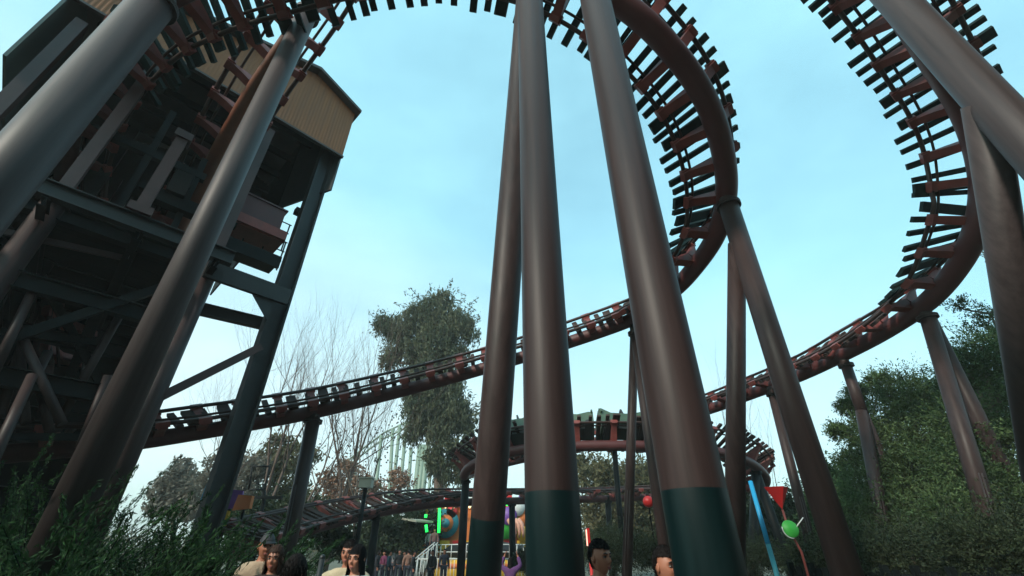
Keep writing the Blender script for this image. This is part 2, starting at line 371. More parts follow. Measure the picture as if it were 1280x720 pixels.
# ------------------------------------------------------------------ support columns
def flange(b, p, T, r, mi=0, th=.04, ex=.07):
    T = Vector(T).normalized(); b.tube([Vector(p)-T*th/2, Vector(p)+T*th/2], r+ex, 28, mi=mi, smooth=False)
def column_parts(root, p0, p1, r, m='column', teal_z=None, n=40, collars=(), name='column'):
    p0, p1 = Vector(p0), Vector(p1); T = (p1-p0).normalized()
    if teal_z:
        q = p0+(p1-p0)*((teal_z-p0.z)/(p1.z-p0.z))
        b = MB(); b.tube([p0, q, p1], r, n); 
        nb = n
        for i in range(n): b.m[i] = 1
        o = b.build(name, [M[m], M['colteal']], root)
    else:
        b = MB(); b.tube([p0, p1], r, n); o = b.build(name, M[m], root)
    b = MB(); b.box((p0.x, p0.y, .14), (r*4.2, r*4.2, .28)); b.build('footing', M['concrete'], o)
    b = MB(); flange(b, (p0.x, p0.y, .32), (0,0,1), r, th=.04, ex=.14)
    for k in range(8):
        a = k*math.pi/4+.2; b.tube([(p0.x+math.cos(a)*(r+.09), p0.y+math.sin(a)*(r+.09), .3), (p0.x+math.cos(a)*(r+.09), p0.y+math.sin(a)*(r+.09), .40)], .018, 6)
    b.build('base_plate', M[m], o)
def saddle(root, p, r, T=(0,0,1), m='column'):
    b = MB(); flange(b, p, T, r, th=.045, ex=.07); flange(b, Vector(p)+Vector(T).normalized()*.06, T, r, th=.045, ex=.07)
    b.tube([Vector(p), Vector(p)+Vector(T).normalized()*.35], [r*.95, r*.8], 20)
    b.build('top_flange', M[m], root)
def V2(u, Y, z): x, y = ground(u, Y); return Vector((x, y, z))
GS = 'steel columns that carry the tracks'
# big centre-left column with its brace (A + C)
t = thing('track_support', 'thick central brown column with dark teal foot and a slanting brace on its left', 'support column', GS)
A0 = V2(693, 3.5, .02); column_parts(t, A0, (A0.x, A0.y, 11.2), .2, teal_z=1.97, n=64, collars=(.22,.45,.68,.9))
c0 = V2(597, 6.2, .02); c1 = Vector((A0.x-.02, A0.y+.12, 9.6)); column_parts(t, c0, c1, .2, teal_z=1.95, n=48, collars=(.3,.6), name='brace')
saddle(t, (A0.x, A0.y, 11.2), .2)
t = thing('track_support', 'thickest brown column in front, nearest the camera, dark teal below head height', 'support column', GS)
B0 = V2(882, 3.0, .02); column_parts(t, B0, (B0.x, B0.y, 11.0), .2, teal_z=1.93, n=64, collars=(.2,.43,.66,.88)); saddle(t, (B0.x, B0.y, 11.0), .2)
# D : column under the bottom of the big curve with rear brace
t = thing('track_support', 'brown column with flanged head under the big curve, with a rear brace behind it', 'support column', GS)
D0 = V2(1047, 8.3, .02); D1 = at(911, 258, 8.45); D0.x = D0.x; column_parts(t, D0, D1, .235, n=48, collars=(.3,.62))
saddle(t, D1, .225, (D1-D0)); e0 = V2(893, 10.8, .02); e1 = at(921, 305, 8.5); column_parts(t, e0, e1, .2, n=40, collars=(.5,), name='brace')
# L1, L2
t = thing('track_support', 'grey steel column crossing the top left corner in front of the tower', 'support column', GS)
q = at(25, 200, 4.1); q1 = at(183, 5, 4.1); column_parts(t, (q.x, q.y, .02), (q.x, q.y, q1.z), .31, m='greycol', n=64, collars=(.35,.75)); saddle(t, (q.x,q.y,q1.z), .31, m='greycol')
t = thing('track_support', 'tall grey brown column rising in front of the tower up to the lift track', 'support column', GS)
q = at(183, 440, 5.49); q1 = at(383, 20, 5.49); column_parts(t, (q.x, q.y, .02), (q.x, q.y, q1.z), .215, m='greycol', n=64, collars=(.3,.55,.8)); saddle(t, (q.x,q.y,q1.z), .22, m='greycol')
# R1 + R2 : right leaning pair
t = thing('track_support', 'grey mauve column crossing the top right corner with a steep brace below it', 'support column', GS)
q = at(1240, 130, 3.46); q1 = at(1108, -8, 3.46); column_parts(t, (q.x, q.y, .02), (q.x, q.y, q1.z+.25), .225, m='greycol', n=64, collars=(.7,))
j = at(1228, 128, 3.5); k1 = at(1276, 430, 5.4); column_parts(t, k1+(k1-j)*.62, j, .2, m='greycol', n=48, name='brace')
# R2b arm from the brace to the curve
sd = thing('track_support', 'short stub arm bolted to the right curve of the track', 'support column', GS)
pa = at(1234, 270, 8.6); pb = at(1262, 330, 8.1); bb = MB(); bb.tube([pb+Vector((.9,-.3,-8)), pb, pa], .14, 20); bb.build('column', M['greycol'], sd); saddle(sd, pa, .14, (-.3,.3,1))
# R3 V-shaped
def vee(label, apex, legs, r, join=None, n=24, m='column', sr=None):
    t = thing('track_support', label, 'support column', GS)
    for i, (u, Y) in enumerate(legs):
        column_parts(t, V2(u, Y, .02), join if join is not None else apex, r, m=m, n=n, name='leg', collars=(.5,))
    if join is not None:
        b = MB(); b.tube([join-Vector((0,0,.1)), apex], r, n); b.build('head', M[m], t)
    if len(legs) and m == 'column' and r > .15 or n == 28:
        b = MB(); p0 = V2(legs[0][0], legs[0][1], .3); p1 = join if join is not None else apex; dr = (p1-p0).normalized()
        for s_ in (-.035, .035): b.tube([p0+Vector((s_-r*.25,-r-.03,0)), p0+dr*3.0+Vector((s_-r*.25,-r-.03,0))], .016, 6)
        b.build('conduit', M['greycol'], t)
    saddle(t, apex, r, m=m); return t
vee('brown forked support under the right curve in front of the trees', at(1160, 398, 11.3), [(1227, 11.0), (1300, 12.6)], .19)
vee('brown Y-shaped support with kinked head at the edge of the right trees', at(1058, 458, 14.4), [(1094, 13.6), (1150, 15.6)], .17, join=at(1077, 515, 14.3))
vee('slim upright column under the far right track', at(966, 494, 17.3), [(1012, 17.3)], .17)
vee('slim A-frame of two tubes seen between the two thick brown columns', at(793, 418, 13.6), [(773, 15.2), (829, 13.4)], .145, n=28)
vee('single brown column under the descending track left of centre', at(391, 528, 14.1), [(362, 14.1)], .215)
for lab, (u, v, Y), legs, r in [
  ('dark column at the left end of the helix', (582,603,23.3), [(577,23.2)], .19),
  ('thin column under the helix right of the thick centre column', (768,562,19.4), [(777,19.4)], .11),
  ('dark A-frame with crossing legs under the right end of the helix', (945,592,22), [(985,21.6),(925,20.5)], .2),
  ('small dark A-frame further back under the right end of the helix', (922,612,28), [(912,27),(938,28.5)], .2),
  ('dark post under the low track left of the funfair ride', (470,650,22.2), [(466,22.2)], .17),
  ('dark post under the low track behind the people at right of centre', (760,628,30), [(762,30)], .18),
  ('dark post under the low track beside the yellow ride', (640,632,28), [(641,28)], .18)]:
    vee(lab, at(u, v, Y), legs, r, n=18, m='dark')

# ------------------------------------------------------------------ ride tower
e = Vector((-.70,-.715,0)).normalized(); d = Vector((-.715,.70,0)).normalized(); F0 = Vector((-5.9,10.4,0))
def W(s, w_, z): p = F0+e*s+d*w_; return Vector((p.x, p.y, z))
tw = thing('ride_tower', 'huge dark steel tower with brown corrugated shed on top, at the left', 'tower')
HZ = 13.3
prof = [(-.12,15.55),(1.6,16.3),(4.6,15.3),(7.25,14.45)]
def top(s): return float(np.interp(s, [p[0] for p in prof], [p[1] for p in prof]))
# front corner H column
b = MB(); c = Vector((-6.5,10.5,0)); b.ibeam(c+Vector((0,0,.1)), c+Vector((0,0,15.0)), .42, .46, up=e, tf=.05); b.build('corner_column', M['hbeam'], tw)
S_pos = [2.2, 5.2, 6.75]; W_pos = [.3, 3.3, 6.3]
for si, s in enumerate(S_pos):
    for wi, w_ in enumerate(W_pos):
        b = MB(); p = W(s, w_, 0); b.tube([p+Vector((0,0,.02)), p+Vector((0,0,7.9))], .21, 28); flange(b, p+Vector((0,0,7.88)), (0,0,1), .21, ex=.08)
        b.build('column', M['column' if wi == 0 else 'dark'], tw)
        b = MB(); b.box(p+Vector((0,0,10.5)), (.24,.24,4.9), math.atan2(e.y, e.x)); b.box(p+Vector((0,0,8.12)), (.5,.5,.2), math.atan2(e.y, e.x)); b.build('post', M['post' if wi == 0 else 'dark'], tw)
# back row behind the corner
def bm(p, q, w_=.24, h=.3, m='dark', i=True):
    b = MB(); (b.ibeam(p, q, w_, h) if i else b.beam(p, q, w_, h)); b.build('beam', M[m], tw)
for w_ in W_pos:
    for z in (2.4, 4.3, 6.1, 7.72):
        bm(W(.5 if (z > 7 and w_ < 1) else 2.2, w_, z), W(8.2, w_, z), h=.34)
for s in (2.2, 3.7, 5.2, 6.5, 7.4):
    for z in (4.3, 6.1, 7.4): bm(W(s, .3, z-.02), W(s, 6.3, z-.02), .2, .26)
for s0, s1, z0, z1, w_ in [(.5,2.2,6.1,4.3,.3),(2.2,5.2,7.6,4.3,.3),(5.2,2.2,4.3,.5,.3),(7.4,5.2,7.6,4.3,.3),(5.2,7.4,4.3,.5,.3),(2.2,5.2,4.3,7.6,3.3),(5.2,7.4,4.3,7.6,3.3),(5.2,2.2,4.3,.5,3.3)]:
    b = MB(); b.beam(W(s0, w_-.02, z0), W(s1, w_-.02, z1), .14, .18); b.build('diagonal', M['post' if (w_ < 1 and s0 < 1) else 'dark'], tw)
for s in (2.2, 5.2):
    for w0, w1, z0, z1 in [(.3,3.3,7.4,4.3),(3.3,6.3,4.3,7.4),(.3,3.3,.5,4.3)]:
        b = MB(); b.beam(W(s, w0, z0), W(s, w1, z1), .14, .18); b.build('diagonal', M['dark'], tw)
bm(W(2.2, .9, 6.85), W(.6, .6, 6.85), .2, .3, 'hbeam')
bm(W(1.9, -.5, 7.75), W(8.2, -.5, 7.75), .22, .36, 'hbeam')
for s_ in (2.2, 3.7, 5.2, 6.75): bm(W(s_, -.55, 7.45), W(s_, .3, 7.45), .14, .2)
b = MB(); b.box((-8.3,7.3,9.25), (.24,.24,2.6), .8); b.box((-8.3,7.3,10.5), (.36,.36,.22), .8); b.box((-8.3,7.3,8.05), (.44,.44,.2), .8); b.build('post', M['post'], tw)
bm((-8.3,7.3,7.85), W(3.7, .3, 7.85), .2, .2)
# inclined round legs (timber-look) inside the trestle
for (u0,v0,Y0,u1,v1,Y1) in [(75,525,8.6,155,385,8.5),(20,405,7.4,78,530,8.0),(-10,470,7.2,45,355,7.3),(-20,600,6.8,40,470,7.4),(45,460,8.2,62,540,8.4),(0,520,7.8,28,430,8.0),(30,500,7.8,60,440,8.0),(25,440,7.8,32,530,8.0),(100,560,8.4,135,470,8.4)]:
    b = MB(); b.tube([at(u0,v0,Y0), at(u1,v1,Y1)], .075, 14); b.build('raking_leg', M['column'], tw)
for k in range(13):
    z0 = 1.6+k*.48; s0 = 2.6+(k*1.7) % 3.2; b = MB(); b.beam(W(s0, .55+.12*(k%3), z0), W(s0+2.3, .55+.12*(k%3), z0+(.9 if k%2 else -.35)), .07, .13); b.build('brace_timber', M['dark' if k%3 else 'post'], tw)
# decks and back cladding
b = MB(); b.box((0,0,0),(1,1,1)); b = MB()
nb = 20
for k in range(nb):
    w0 = .45+k*(6.2/nb); zz = 8.0+.008*(k%2); b.beam(W(1.9, w0, zz), W(8.3, w0, zz), .33, .05)
b.build('deck', M['darkwood'], tw)
b = MB()
for k in range(42):
    s = 1.75+k*.16; b.beam(W(s, 6.62, .1), W(s, 6.62, min(16.1, top(min(s, 7.2))-.01)), .175, .03+.012*(k%2), up=d)

for k in range(11):
    s = .0+k*.16; b.beam(W(s, 6.62, 12.3), W(s, 6.62, top(s)-.01), .175, .03+.012*(k%2), up=d)
b.build('back_cladding', M['darkwood'], tw)
b = MB()
for k in range(40):
    w0 = .3+k*.16; b.beam(W(8.45, w0, .1), W(8.45, w0, 9.6), .175, .03+.012*(k%2), up=e)
b.build('side_cladding', M['darkwood'], tw)
# shed: corrugated front, side walls, roof
def corrug(P, s0, s1, zb, zt, nrm, pitch=.10, depth=.006):
    """ribbed sheet; P(s)->base point; zb, zt functions of s"""
    b = MB(); n = int(abs(s1-s0)/pitch*4); ss_ = [s0+(s1-s0)*i/n for i in range(n+1)]; pat = [0,1,1,0]
    rows = []
    for th in (0, .05):
        r0 = []; 
        for i, s in enumerate(ss_):
            off = nrm*(pat[i%4]*depth-th); p = P(s)+off; r0.append(((p.x,p.y,zb(s)),(p.x,p.y,zt(s))))
        rows.append(r0)
    vs = []; fs = []
    for r0 in rows:
        for a, c in r0: vs += [a, c]
    m_ = 2*(n+1)
    for i in range(n):
        fs.append((2*i, 2*i+2, 2*i+3, 2*i+1)); fs.append((m_+2*i, m_+2*i+1, m_+2*i+3, m_+2*i+2)); fs.append((2*i, m_+2*i, m_+2*i+2, 2*i+2))
    b.add(vs, fs); return b
nf = -d
b = corrug(lambda s: W(s, 0, 0), 0, 7.1, lambda s: HZ, top, nf); b.build('front_wall', M['facade'], tw)
b = MB(); b.beam(W(-.02, -.03, HZ-.03), W(7.1, -.03, HZ-.03), .1, .07); b.build('front_wall_trim', M['rooftrim'], tw)
# interior lining behind the corrugated front (upper part), side walls
cR = Vector((-5.9,10.4,0)); cR2 = Vector((-8.1,11.35,0)); cR3 = Vector((-13.2,16.3,0))
def wall(nm, p, q, z0, z1a, z1b, m, t=.06):
    b = MB(); T = (q-p).normalized(); nrm = Vector((T.y,-T.x,0)); vs = []
    for o_ in (0, -t):
        for pt, zz in ((p,z0),(q,z0),(q,z1b),(p,z1a)): vs.append((pt+nrm*o_)[:2]+(zz,))
    b.add(vs, [(0,1,2,3),(7,6,5,4),(0,4,5,1),(1,5,6,2),(2,6,7,3),(3,7,4,0)]); return b.build(nm, m, tw)
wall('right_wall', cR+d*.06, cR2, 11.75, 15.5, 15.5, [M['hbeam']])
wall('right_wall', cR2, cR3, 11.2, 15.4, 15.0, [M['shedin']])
pl = W(7.12, 0, 0); wall('left_wall', pl, W(7.12, 2.6, 0), 10.7, 14.4, 14.4, [M['flarepanel']])  # front strip of the dark wall, coloured paler for the flare over it
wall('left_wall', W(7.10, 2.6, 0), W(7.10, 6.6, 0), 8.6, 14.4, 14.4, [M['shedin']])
# roof slabs following the gable
b = MB()
for (s0, z0), (s1, z1) in zip(prof[:-1], prof[1:]):
    vs = []
    for dz in (.02, .14):
        for s, z, w_ in ((s0,z0,-.28),(s1,z1,-.28),(s1,z1,6.9),(s0,z0,6.9)): p = W(s, w_, z+dz); vs.append(p)
    b.add(vs, [(0,1,2,3)[::-1],(4,5,6,7),(0,1,5,4),(1,2,6,5),(2,3,7,6),(3,0,4,7)])
b.build('roof', M['rooftrim'], tw)
b = MB()
for k in range(6): b.beam(W(.2, .4+k*1.2, 14.6), W(6.9, .4+k*1.2, 14.6), .12, .26)
b.build('roof_joist', M['dark'], tw)
# walkway at the corner with red-brown machinery box and railings
b = MB(); b.beam(W(.7, .75, 8.75), W(2.6, .75, 8.75), .9, .16); b.beam(W(.7,.34,8.62), W(2.6,.34,8.62), .1, .34); b.build('walkway', M['dark'], tw)
b = MB(); b.beam(W(.75, .9, 9.55), W(2.9, .9, 9.55), .8, .22); b.beam(W(.75, .45, 9.62), W(2.9, .45, 9.62), .08, .3); b.build('walkway_channel', M['bracket'], tw)
b = MB(); b.beam(W(.95, .85, 10.15), W(2.2, .85, 10.15), .6, .75); b.beam(W(.9,.85,10.56), W(2.25,.85,10.56), .68, .05); b.build('machinery_box', M['spine'], tw)
for z0, w_ in ((8.85, 1.15), (9.7, 1.4)):
    b = MB()
    for k in range(5): p = W(.55+k*.55, w_, z0); b.tube([p, p+Vector((0,0,1.05))], .022, 6)
    for h in (.35, .7, 1.05): b.tube([W(.5, w_, z0+h), W(2.8, w_, z0+h)], .02, 6)
    b.build('railing', M['dark'], tw)
b = MB(); b.beam(W(.3,-.05,7.5), W(2.3,-.05,7.5), .12, .45); b.prism([(0,0),(.55,0),(0,-.6)], e, (0,0,1), W(.62,-.02,7.28), d*.03); b.build('gusset', M['hbeam'], tw)
# lamp bar just under the shed
b = MB(); b.box(W(.55,.9,11.0), (.22,.22,.2), .8); b.build('floodlight', M['black'], tw)
# upper trusses hanging inside the shed, beside the grey column
for s, zz in ((3.2, 9.4), (4.3, 10.4)):
    b = MB(); b.beam(W(s, .6, 8.3), W(s+.1, .6, zz+1.6), .14, .14); b.beam(W(s-1.2, .6, zz), W(s+1.0, .6, zz), .18, .22); b.build('hanger', M['dark'], tw)
b = MB(); b.beam(W(2.9, .5, 9.2), W(3.9, .5, 9.2), .3, .3); b.box(W(3.5,.4,9.7), (.4,.4,.7), .7); b.build('drive_motor', M['dark'], tw)

# ------------------------------------------------------------------ mine train on the helix
def train_car(fr_i, label, nose=False):
    fr = TRACKS[helix.name][0]; c, T, L, U = fr[fr_i]
    root = bpy.data.objects.new('train_car', None); C.objects.link(root); tag(root, label, 'train car', 'mine train cars on the helix')
    mtx = Matrix(((T.x,L.x,U.x,0),(T.y,L.y,U.y,0),(T.z,L.z,U.z,0),(0,0,0,1))); mtx.translation = c+U*.62; root.matrix_world = mtx
    b = MB(); sec = [(-1.02,.18,.95),(-.95,.16,1.0),(-.55,.16,.72),(.35,.16,.66),(.85,.18,.80),(1.0,.25,.74)]
    for i in range(len(sec)-1):
        x0, a0, h0 = sec[i]; x1, a1, h1 = sec[i+1]
        for s in (-1, 1):
            b.add([(x0,s*.50,a0),(x1,s*.50,a1),(x1,s*.60,h1),(x0,s*.60,h0),(x0,s*.44,a0),(x1,s*.44,a1),(x1,s*.54,h1),(x0,s*.54,h0)], [(0,1,2,3),(4,7,6,5),(3,2,6,7),(0,4,5,1)])
    b.frame_box((0,0,.2), Vector((1,0,0)), Vector((0,.5,0)), Vector((0,0,.04)))
    for x, hh in ((-1.02,.98),(1.0,.78)): b.prism([(-.5,.15),(.5,.15),(.6,hh),(.3,hh+.06),(-.3,hh+.06),(-.6,hh)], (0,1,0), (0,0,1), (x,0,0), (.06,0,0))
    b.build('body', M['carg'], root)
    b = MB()
    for x in (-.98, .96):          # rounded end hoops
        pts = [(x+.05*math.sin(a), .66*math.cos(a), .70+.42*math.sin(a)) for a in [math.pi*k/10 for k in range(11)]]
        b.tube(pts, .045, 8)
    b.build('hoop', M['carg'], root)
    for x in (-.52, .32):
        b = MB(); b.box((x,0,.45), (.42,.86,.14)); b.prism([(-.24,.5),(-.17,.5),(-.26,1.12),(-.34,1.12)], (1,0,0), (0,0,1), (x,0,0), (0,.86,0)); so = b.build('seat', M['seat'], root)
        b = MB(); b.tube([(x+.25,-.4,.5),(x+.22,-.4,.85),(x+.22,.4,.85),(x+.25,.4,.5)], .025, 8); b.build('lap_bar', M['carg'], so)
    b = MB(); b.box((0,0,.08), (1.9,.7,.12)); 
    for x in (-.75, .75): b.box((x,0,.02), (.3,1.35,.1))
    b.build('chassis', M['card'], root)
    for x in (-.75, .75):
        for s in (-1, 1):
            b = MB(); b.tube([(x, s*.56, .14), (x, s*.66, .14)], .12, 16); b.build('wheel', M['black'], root)
    return root

def near_frame(u, v, Y):
    q = at(u, v, Y); fr = TRACKS[helix.name][0]
    return min(range(len(fr)), key=lambda i: (fr[i][0]-q).length)
train_car(near_frame(647, 562, 19.8), 'leftmost green mine train car, tilting where the helix bends')
train_car(near_frame(716, 558, 19.3), 'middle green mine train car beside the thick central column')
train_car(near_frame(786, 557.5, 19.3), 'rightmost green mine train car behind the slim A-frame')

# ------------------------------------------------------------------ vegetation
def leaves(centres, radii, n_clump, n_leaf, size, aspect=2.4, droop=0., clump_r=.16, squash=.8, shell=.45):
    """diamond leaves in clumps spread through ellipsoid blobs -> V, F"""
    Vs = []
    tot = sum(r**2 for r in radii)
    for c, r in zip(centres, radii):
        k = max(3, int(n_clump*r*r/tot)); dv = rng.normal(size=(k,3)); dv /= np.linalg.norm(dv, axis=1)[:,None]
        rad = r*(shell+(1-shell)*rng.random(k)**.6)*rng.choice([1,1,1,1.12], k)
        cc = np.array(c)+dv*rad[:,None]*np.array([1,1,squash])
        cr = clump_r*r**.3*(.6+.9*rng.random(k))
        m = n_leaf; off = rng.normal(size=(k,m,3))*cr[:,None,None]*.55
        if droop: off[:,:,2] = -np.abs(off[:,:,2])*(1+droop*2.2); off[:,:,:2] *= .6
        P = (cc[:,None,:]+off).reshape(-1,3); Vs.append(P)
    P = np.vstack(Vs); n = len(P)
    a = rng.normal(size=(n,3)); 
    if droop: a[:,2] = -2.2*droop-np.abs(a[:,2])
    a /= np.linalg.norm(a,axis=1)[:,None]; b_ = rng.normal(size=(n,3)); b_ -= a*(a*b_).sum(1)[:,None]; b_ /= np.linalg.norm(b_,axis=1)[:,None]
    s_ = size*(.6+.8*rng.random(n))[:,None]
    V = np.stack([P-a*s_*.5, P+b_*s_*.5/aspect, P+a*s_*.5, P-b_*s_*.5/aspect], 1).reshape(-1,3)
    V[:,2] = np.maximum(V[:,2], .01)
    F = np.arange(4*n).reshape(-1,4); return V, F
def branches(b, p, dirv, L, r, depth, spread=.55, kids=3, up=.12, gnarl=.12, rnd=random):
    pts = [p]; rad = [r]; q = Vector(p); dv = Vector(dirv).normalized(); n = 4
    for i in range(n):
        dv = (dv+Vector((rnd.gauss(0,gnarl), rnd.gauss(0,gnarl), rnd.gauss(0,gnarl)+up*.4))).normalized(); q = q+dv*L/n; pts.append(q); rad.append(r*(1-.55*(i+1)/n))
    b.tube(pts, rad, 6 if r > .03 else 3, cap=False)
    tips = [q]
    if depth > 0:
        tips = []
        for k in range(kids):
            t = .35+.65*(k+rnd.random())/kids; idx = min(n-1, int(t*n)); st = pts[idx].lerp(pts[idx+1], t*n-idx) if idx < n else pts[-1]
            nd = (dv+Vector((rnd.gauss(0,spread), rnd.gauss(0,spread), rnd.gauss(0,spread*.6)+up))).normalized()
            tips += branches(b, st, nd, L*rnd.uniform(.55,.8), r*.5*(1-.3*t), depth-1, spread, kids, up, gnarl, rnd)
        tips += branches(b, pts[-1], dv, L*.7, r*.45, depth-1, spread, kids, up, gnarl, rnd)
    return tips
def leafy_tree(name, label, cat, base, blobs, leafm, n_clump, n_leaf, size, trunk_r=.2, bark='bark', group=None, aspect=2.4, droop=0, clump_r=.3, squash=.85, shell=.35, trunk_top=None, limbs=True, sprays=0):
    """blobs: list of (Vector centre, radius) in world space"""
    t = thing(name, label, cat, group)
    V, F = leaves([c for c, r in blobs], [r for c, r in blobs], n_clump, n_leaf, size, aspect, droop, clump_r, squash, shell)
    if sprays:
        Vl = [V]; n = sprays
        for _ in range(n):
            c, r = random.choice(blobs); dv = np.array([random.gauss(0,1), random.gauss(0,1), random.gauss(.35,.8)]); dv /= np.linalg.norm(dv)
            q = np.array(c)+dv*r*.75; L = r*random.choice([random.uniform(.35,.8), random.uniform(.6,1.5)]); m = 26; tt_ = np.linspace(.05,1,m); bend = np.array([random.gauss(0,.3), random.gauss(0,.3), random.uniform(-.5,.5)])
            P = q+dv*L*tt_[:,None]+bend*L*.5*(tt_[:,None]**2); P = P+rng.normal(size=P.shape)*size*.45
            a = dv+bend*tt_[:,None]+rng.normal(size=P.shape)*.7; a /= np.linalg.norm(a,axis=1)[:,None]; b_ = rng.normal(size=P.shape); b_ -= a*(a*b_).sum(1)[:,None]; b_ /= np.linalg.norm(b_,axis=1)[:,None]
            s_ = size*(.6+.7*rng.random(m))[:,None]; Vl.append(np.stack([P-a*s_*.5, P+b_*s_*.5/aspect, P+a*s_*.5, P-b_*s_*.5/aspect],1).reshape(-1,3))
        V = np.vstack(Vl); F = np.arange(len(V)).reshape(-1,4)
    np_mesh('crown', V, F, LEAF[leafm], t)
    b = MB(); bx = Vector((base[0], base[1], 0)); tt = trunk_top if trunk_top is not None else sum((c for c, r in blobs), Vector())/len(blobs)
    pts = []; 
    for i in range(7):
        f = i/6; p = bx.lerp(tt, f)+Vector((math.sin(f*5)*.04*trunk_r*10*f, math.cos(f*4)*.03*trunk_r*10*f, 0)); pts.append(p)
    b.tube(pts, [trunk_r*(1.25 if i == 0 else 1-.12*i) for i in range(7)], 12)
    for c, r in blobs:
        i = min(range(1,7), key=lambda k: abs(pts[k].z-(c.z-r*.9))); s0 = pts[i]
        mid = s0.lerp(c, .5)+Vector((random.gauss(0,.08),random.gauss(0,.08),r*.1))
        b.tube([s0, mid, c], [trunk_r*.42, trunk_r*.28, trunk_r*.1], 7)
        for k in range(5):
            dv = Vector((random.gauss(0,1),random.gauss(0,1),random.gauss(0.2,1))).normalized(); b.tube([c.lerp(mid,.3), c+dv*r*.55, c+dv*r*.95], [trunk_r*.12, trunk_r*.07, trunk_r*.02], 4)
    b.build('trunk', M[bark], t); return t
def blobs_px(lst):   # (u, v, Y, radius px) -> centre, radius in metres
    out = []
    for u, v, Y, rp in lst:
        c = at(u, v, Y); dep = c.y*cP+(c.z-CAMZ)*sP; out.append((c, rp*dep/F_))
    return out
# tall eucalyptus
EY = 40
leafy_tree('eucalyptus_tree', 'tall eucalyptus with drooping grey green foliage rising behind the low tracks', 'tree', ground(549, EY),
  blobs_px([(540,388,EY,22),(520,398,EY,20),(565,400,EY,24),(585,412,EY,14),(500,412,EY,16),(484,405,EY,13),(476,402,EY,8),(545,420,EY,28),(520,432,EY,20),(570,440,EY,18),(494,440,EY,12),(485,452,EY,8),(540,458,EY,26),(553,474,EY,26),(528,475,EY,22),(520,500,EY,18),
            (550,490,EY,24),(530,512,EY,20),(566,508,EY,24),(582,520,EY,16),(520,535,EY,14),(552,535,EY,20),(575,560,EY,18),(545,565,EY,11),(556,590,EY,13),(548,578,EY,13),(572,588,EY,10),(553,372,EY,13)]),
  'euc', 2300, 26, .38, trunk_r=.55, bark='barkpale', aspect=3.4, sprays=350, droop=.6, clump_r=.42, squash=.9, shell=.2, trunk_top=at(549, 420, EY))
# bare trees
def bare(label, u, Y, H, r, seed, lean=(0,0), kids=3, depth=4, spread=.5, forks=3, berries=False, barkm='barkpale'):
    rr = random.Random(seed); t = thing('bare_tree', label, 'tree', 'leafless trees behind the low track'); x, y = ground(u, Y); b = MB()
    trunk = [Vector((x,y,0)), Vector((x+lean[0]*.15,y,H*.12)), Vector((x+lean[0]*.3,y+lean[1]*.3,H*.24))]
    r *= .62; b.tube(trunk, [r*1.2, r, r*.85], 10)
    for k in range(forks):
        a = k*2*math.pi/forks+rr.random(); sp = .30
        branches(b, trunk[-1], (math.cos(a)*sp+lean[0]*.08, math.sin(a)*sp, 1), H*.36, r*.62, depth, spread, kids, .22, .10, rr)
    b.build('trunk_and_limbs', M[barkm], t)
    if berries:
        bb = MB(); 
        for _ in range(260):
            th = rr.random()*6.28; q = rr.random()**.5; bb.ball((x+math.cos(th)*q*H*.26, y+math.sin(th)*q*H*.26, H*(.35+.5*rr.random())), .045, n=6)
        o = bb.build('seed_balls', M['bark'], t); o['kind'] = 'stuff'
    return t
bare('tall pale leafless tree standing just right of the sloping blue grey tower column', 318, 24, 12.8, .22, 3)
bare('widest leafless tree, right of the lone column under the track', 408, 27, 13.6, .26, 11, lean=(1.0,0))
bare('leafless tree with dark seed balls beside the lamp pole', 440, 23, 9, .16, 21, berries=True, barkm='bark')
bare('small leafless tree left of the sloping tower column', 262, 26, 10.5, .15, 5)
bare('leaning leafless tree between two others near the basketball-like frame', 345, 26, 11.5, .2, 31, lean=(2.2,0))
bare('leafless tree seen between the two right-hand brown columns', 978, 30, 9.5, .12, 41, kids=2)
bare('thin leafless tree just right of the thickest column', 938, 34, 14.5, .14, 42, kids=2)
# grey bushy tree left
leafy_tree('bushy_tree', 'hazy grey bushy tree beyond the juniper at left', 'tree', ground(222, 36), blobs_px([(222,600,36,20),(205,612,36,16),(240,610,36,18),(228,585,36,13),(212,630,36,20),(240,635,36,18),(195,630,36,12)]), 'greyl', 420, 16, .34, trunk_r=.2)
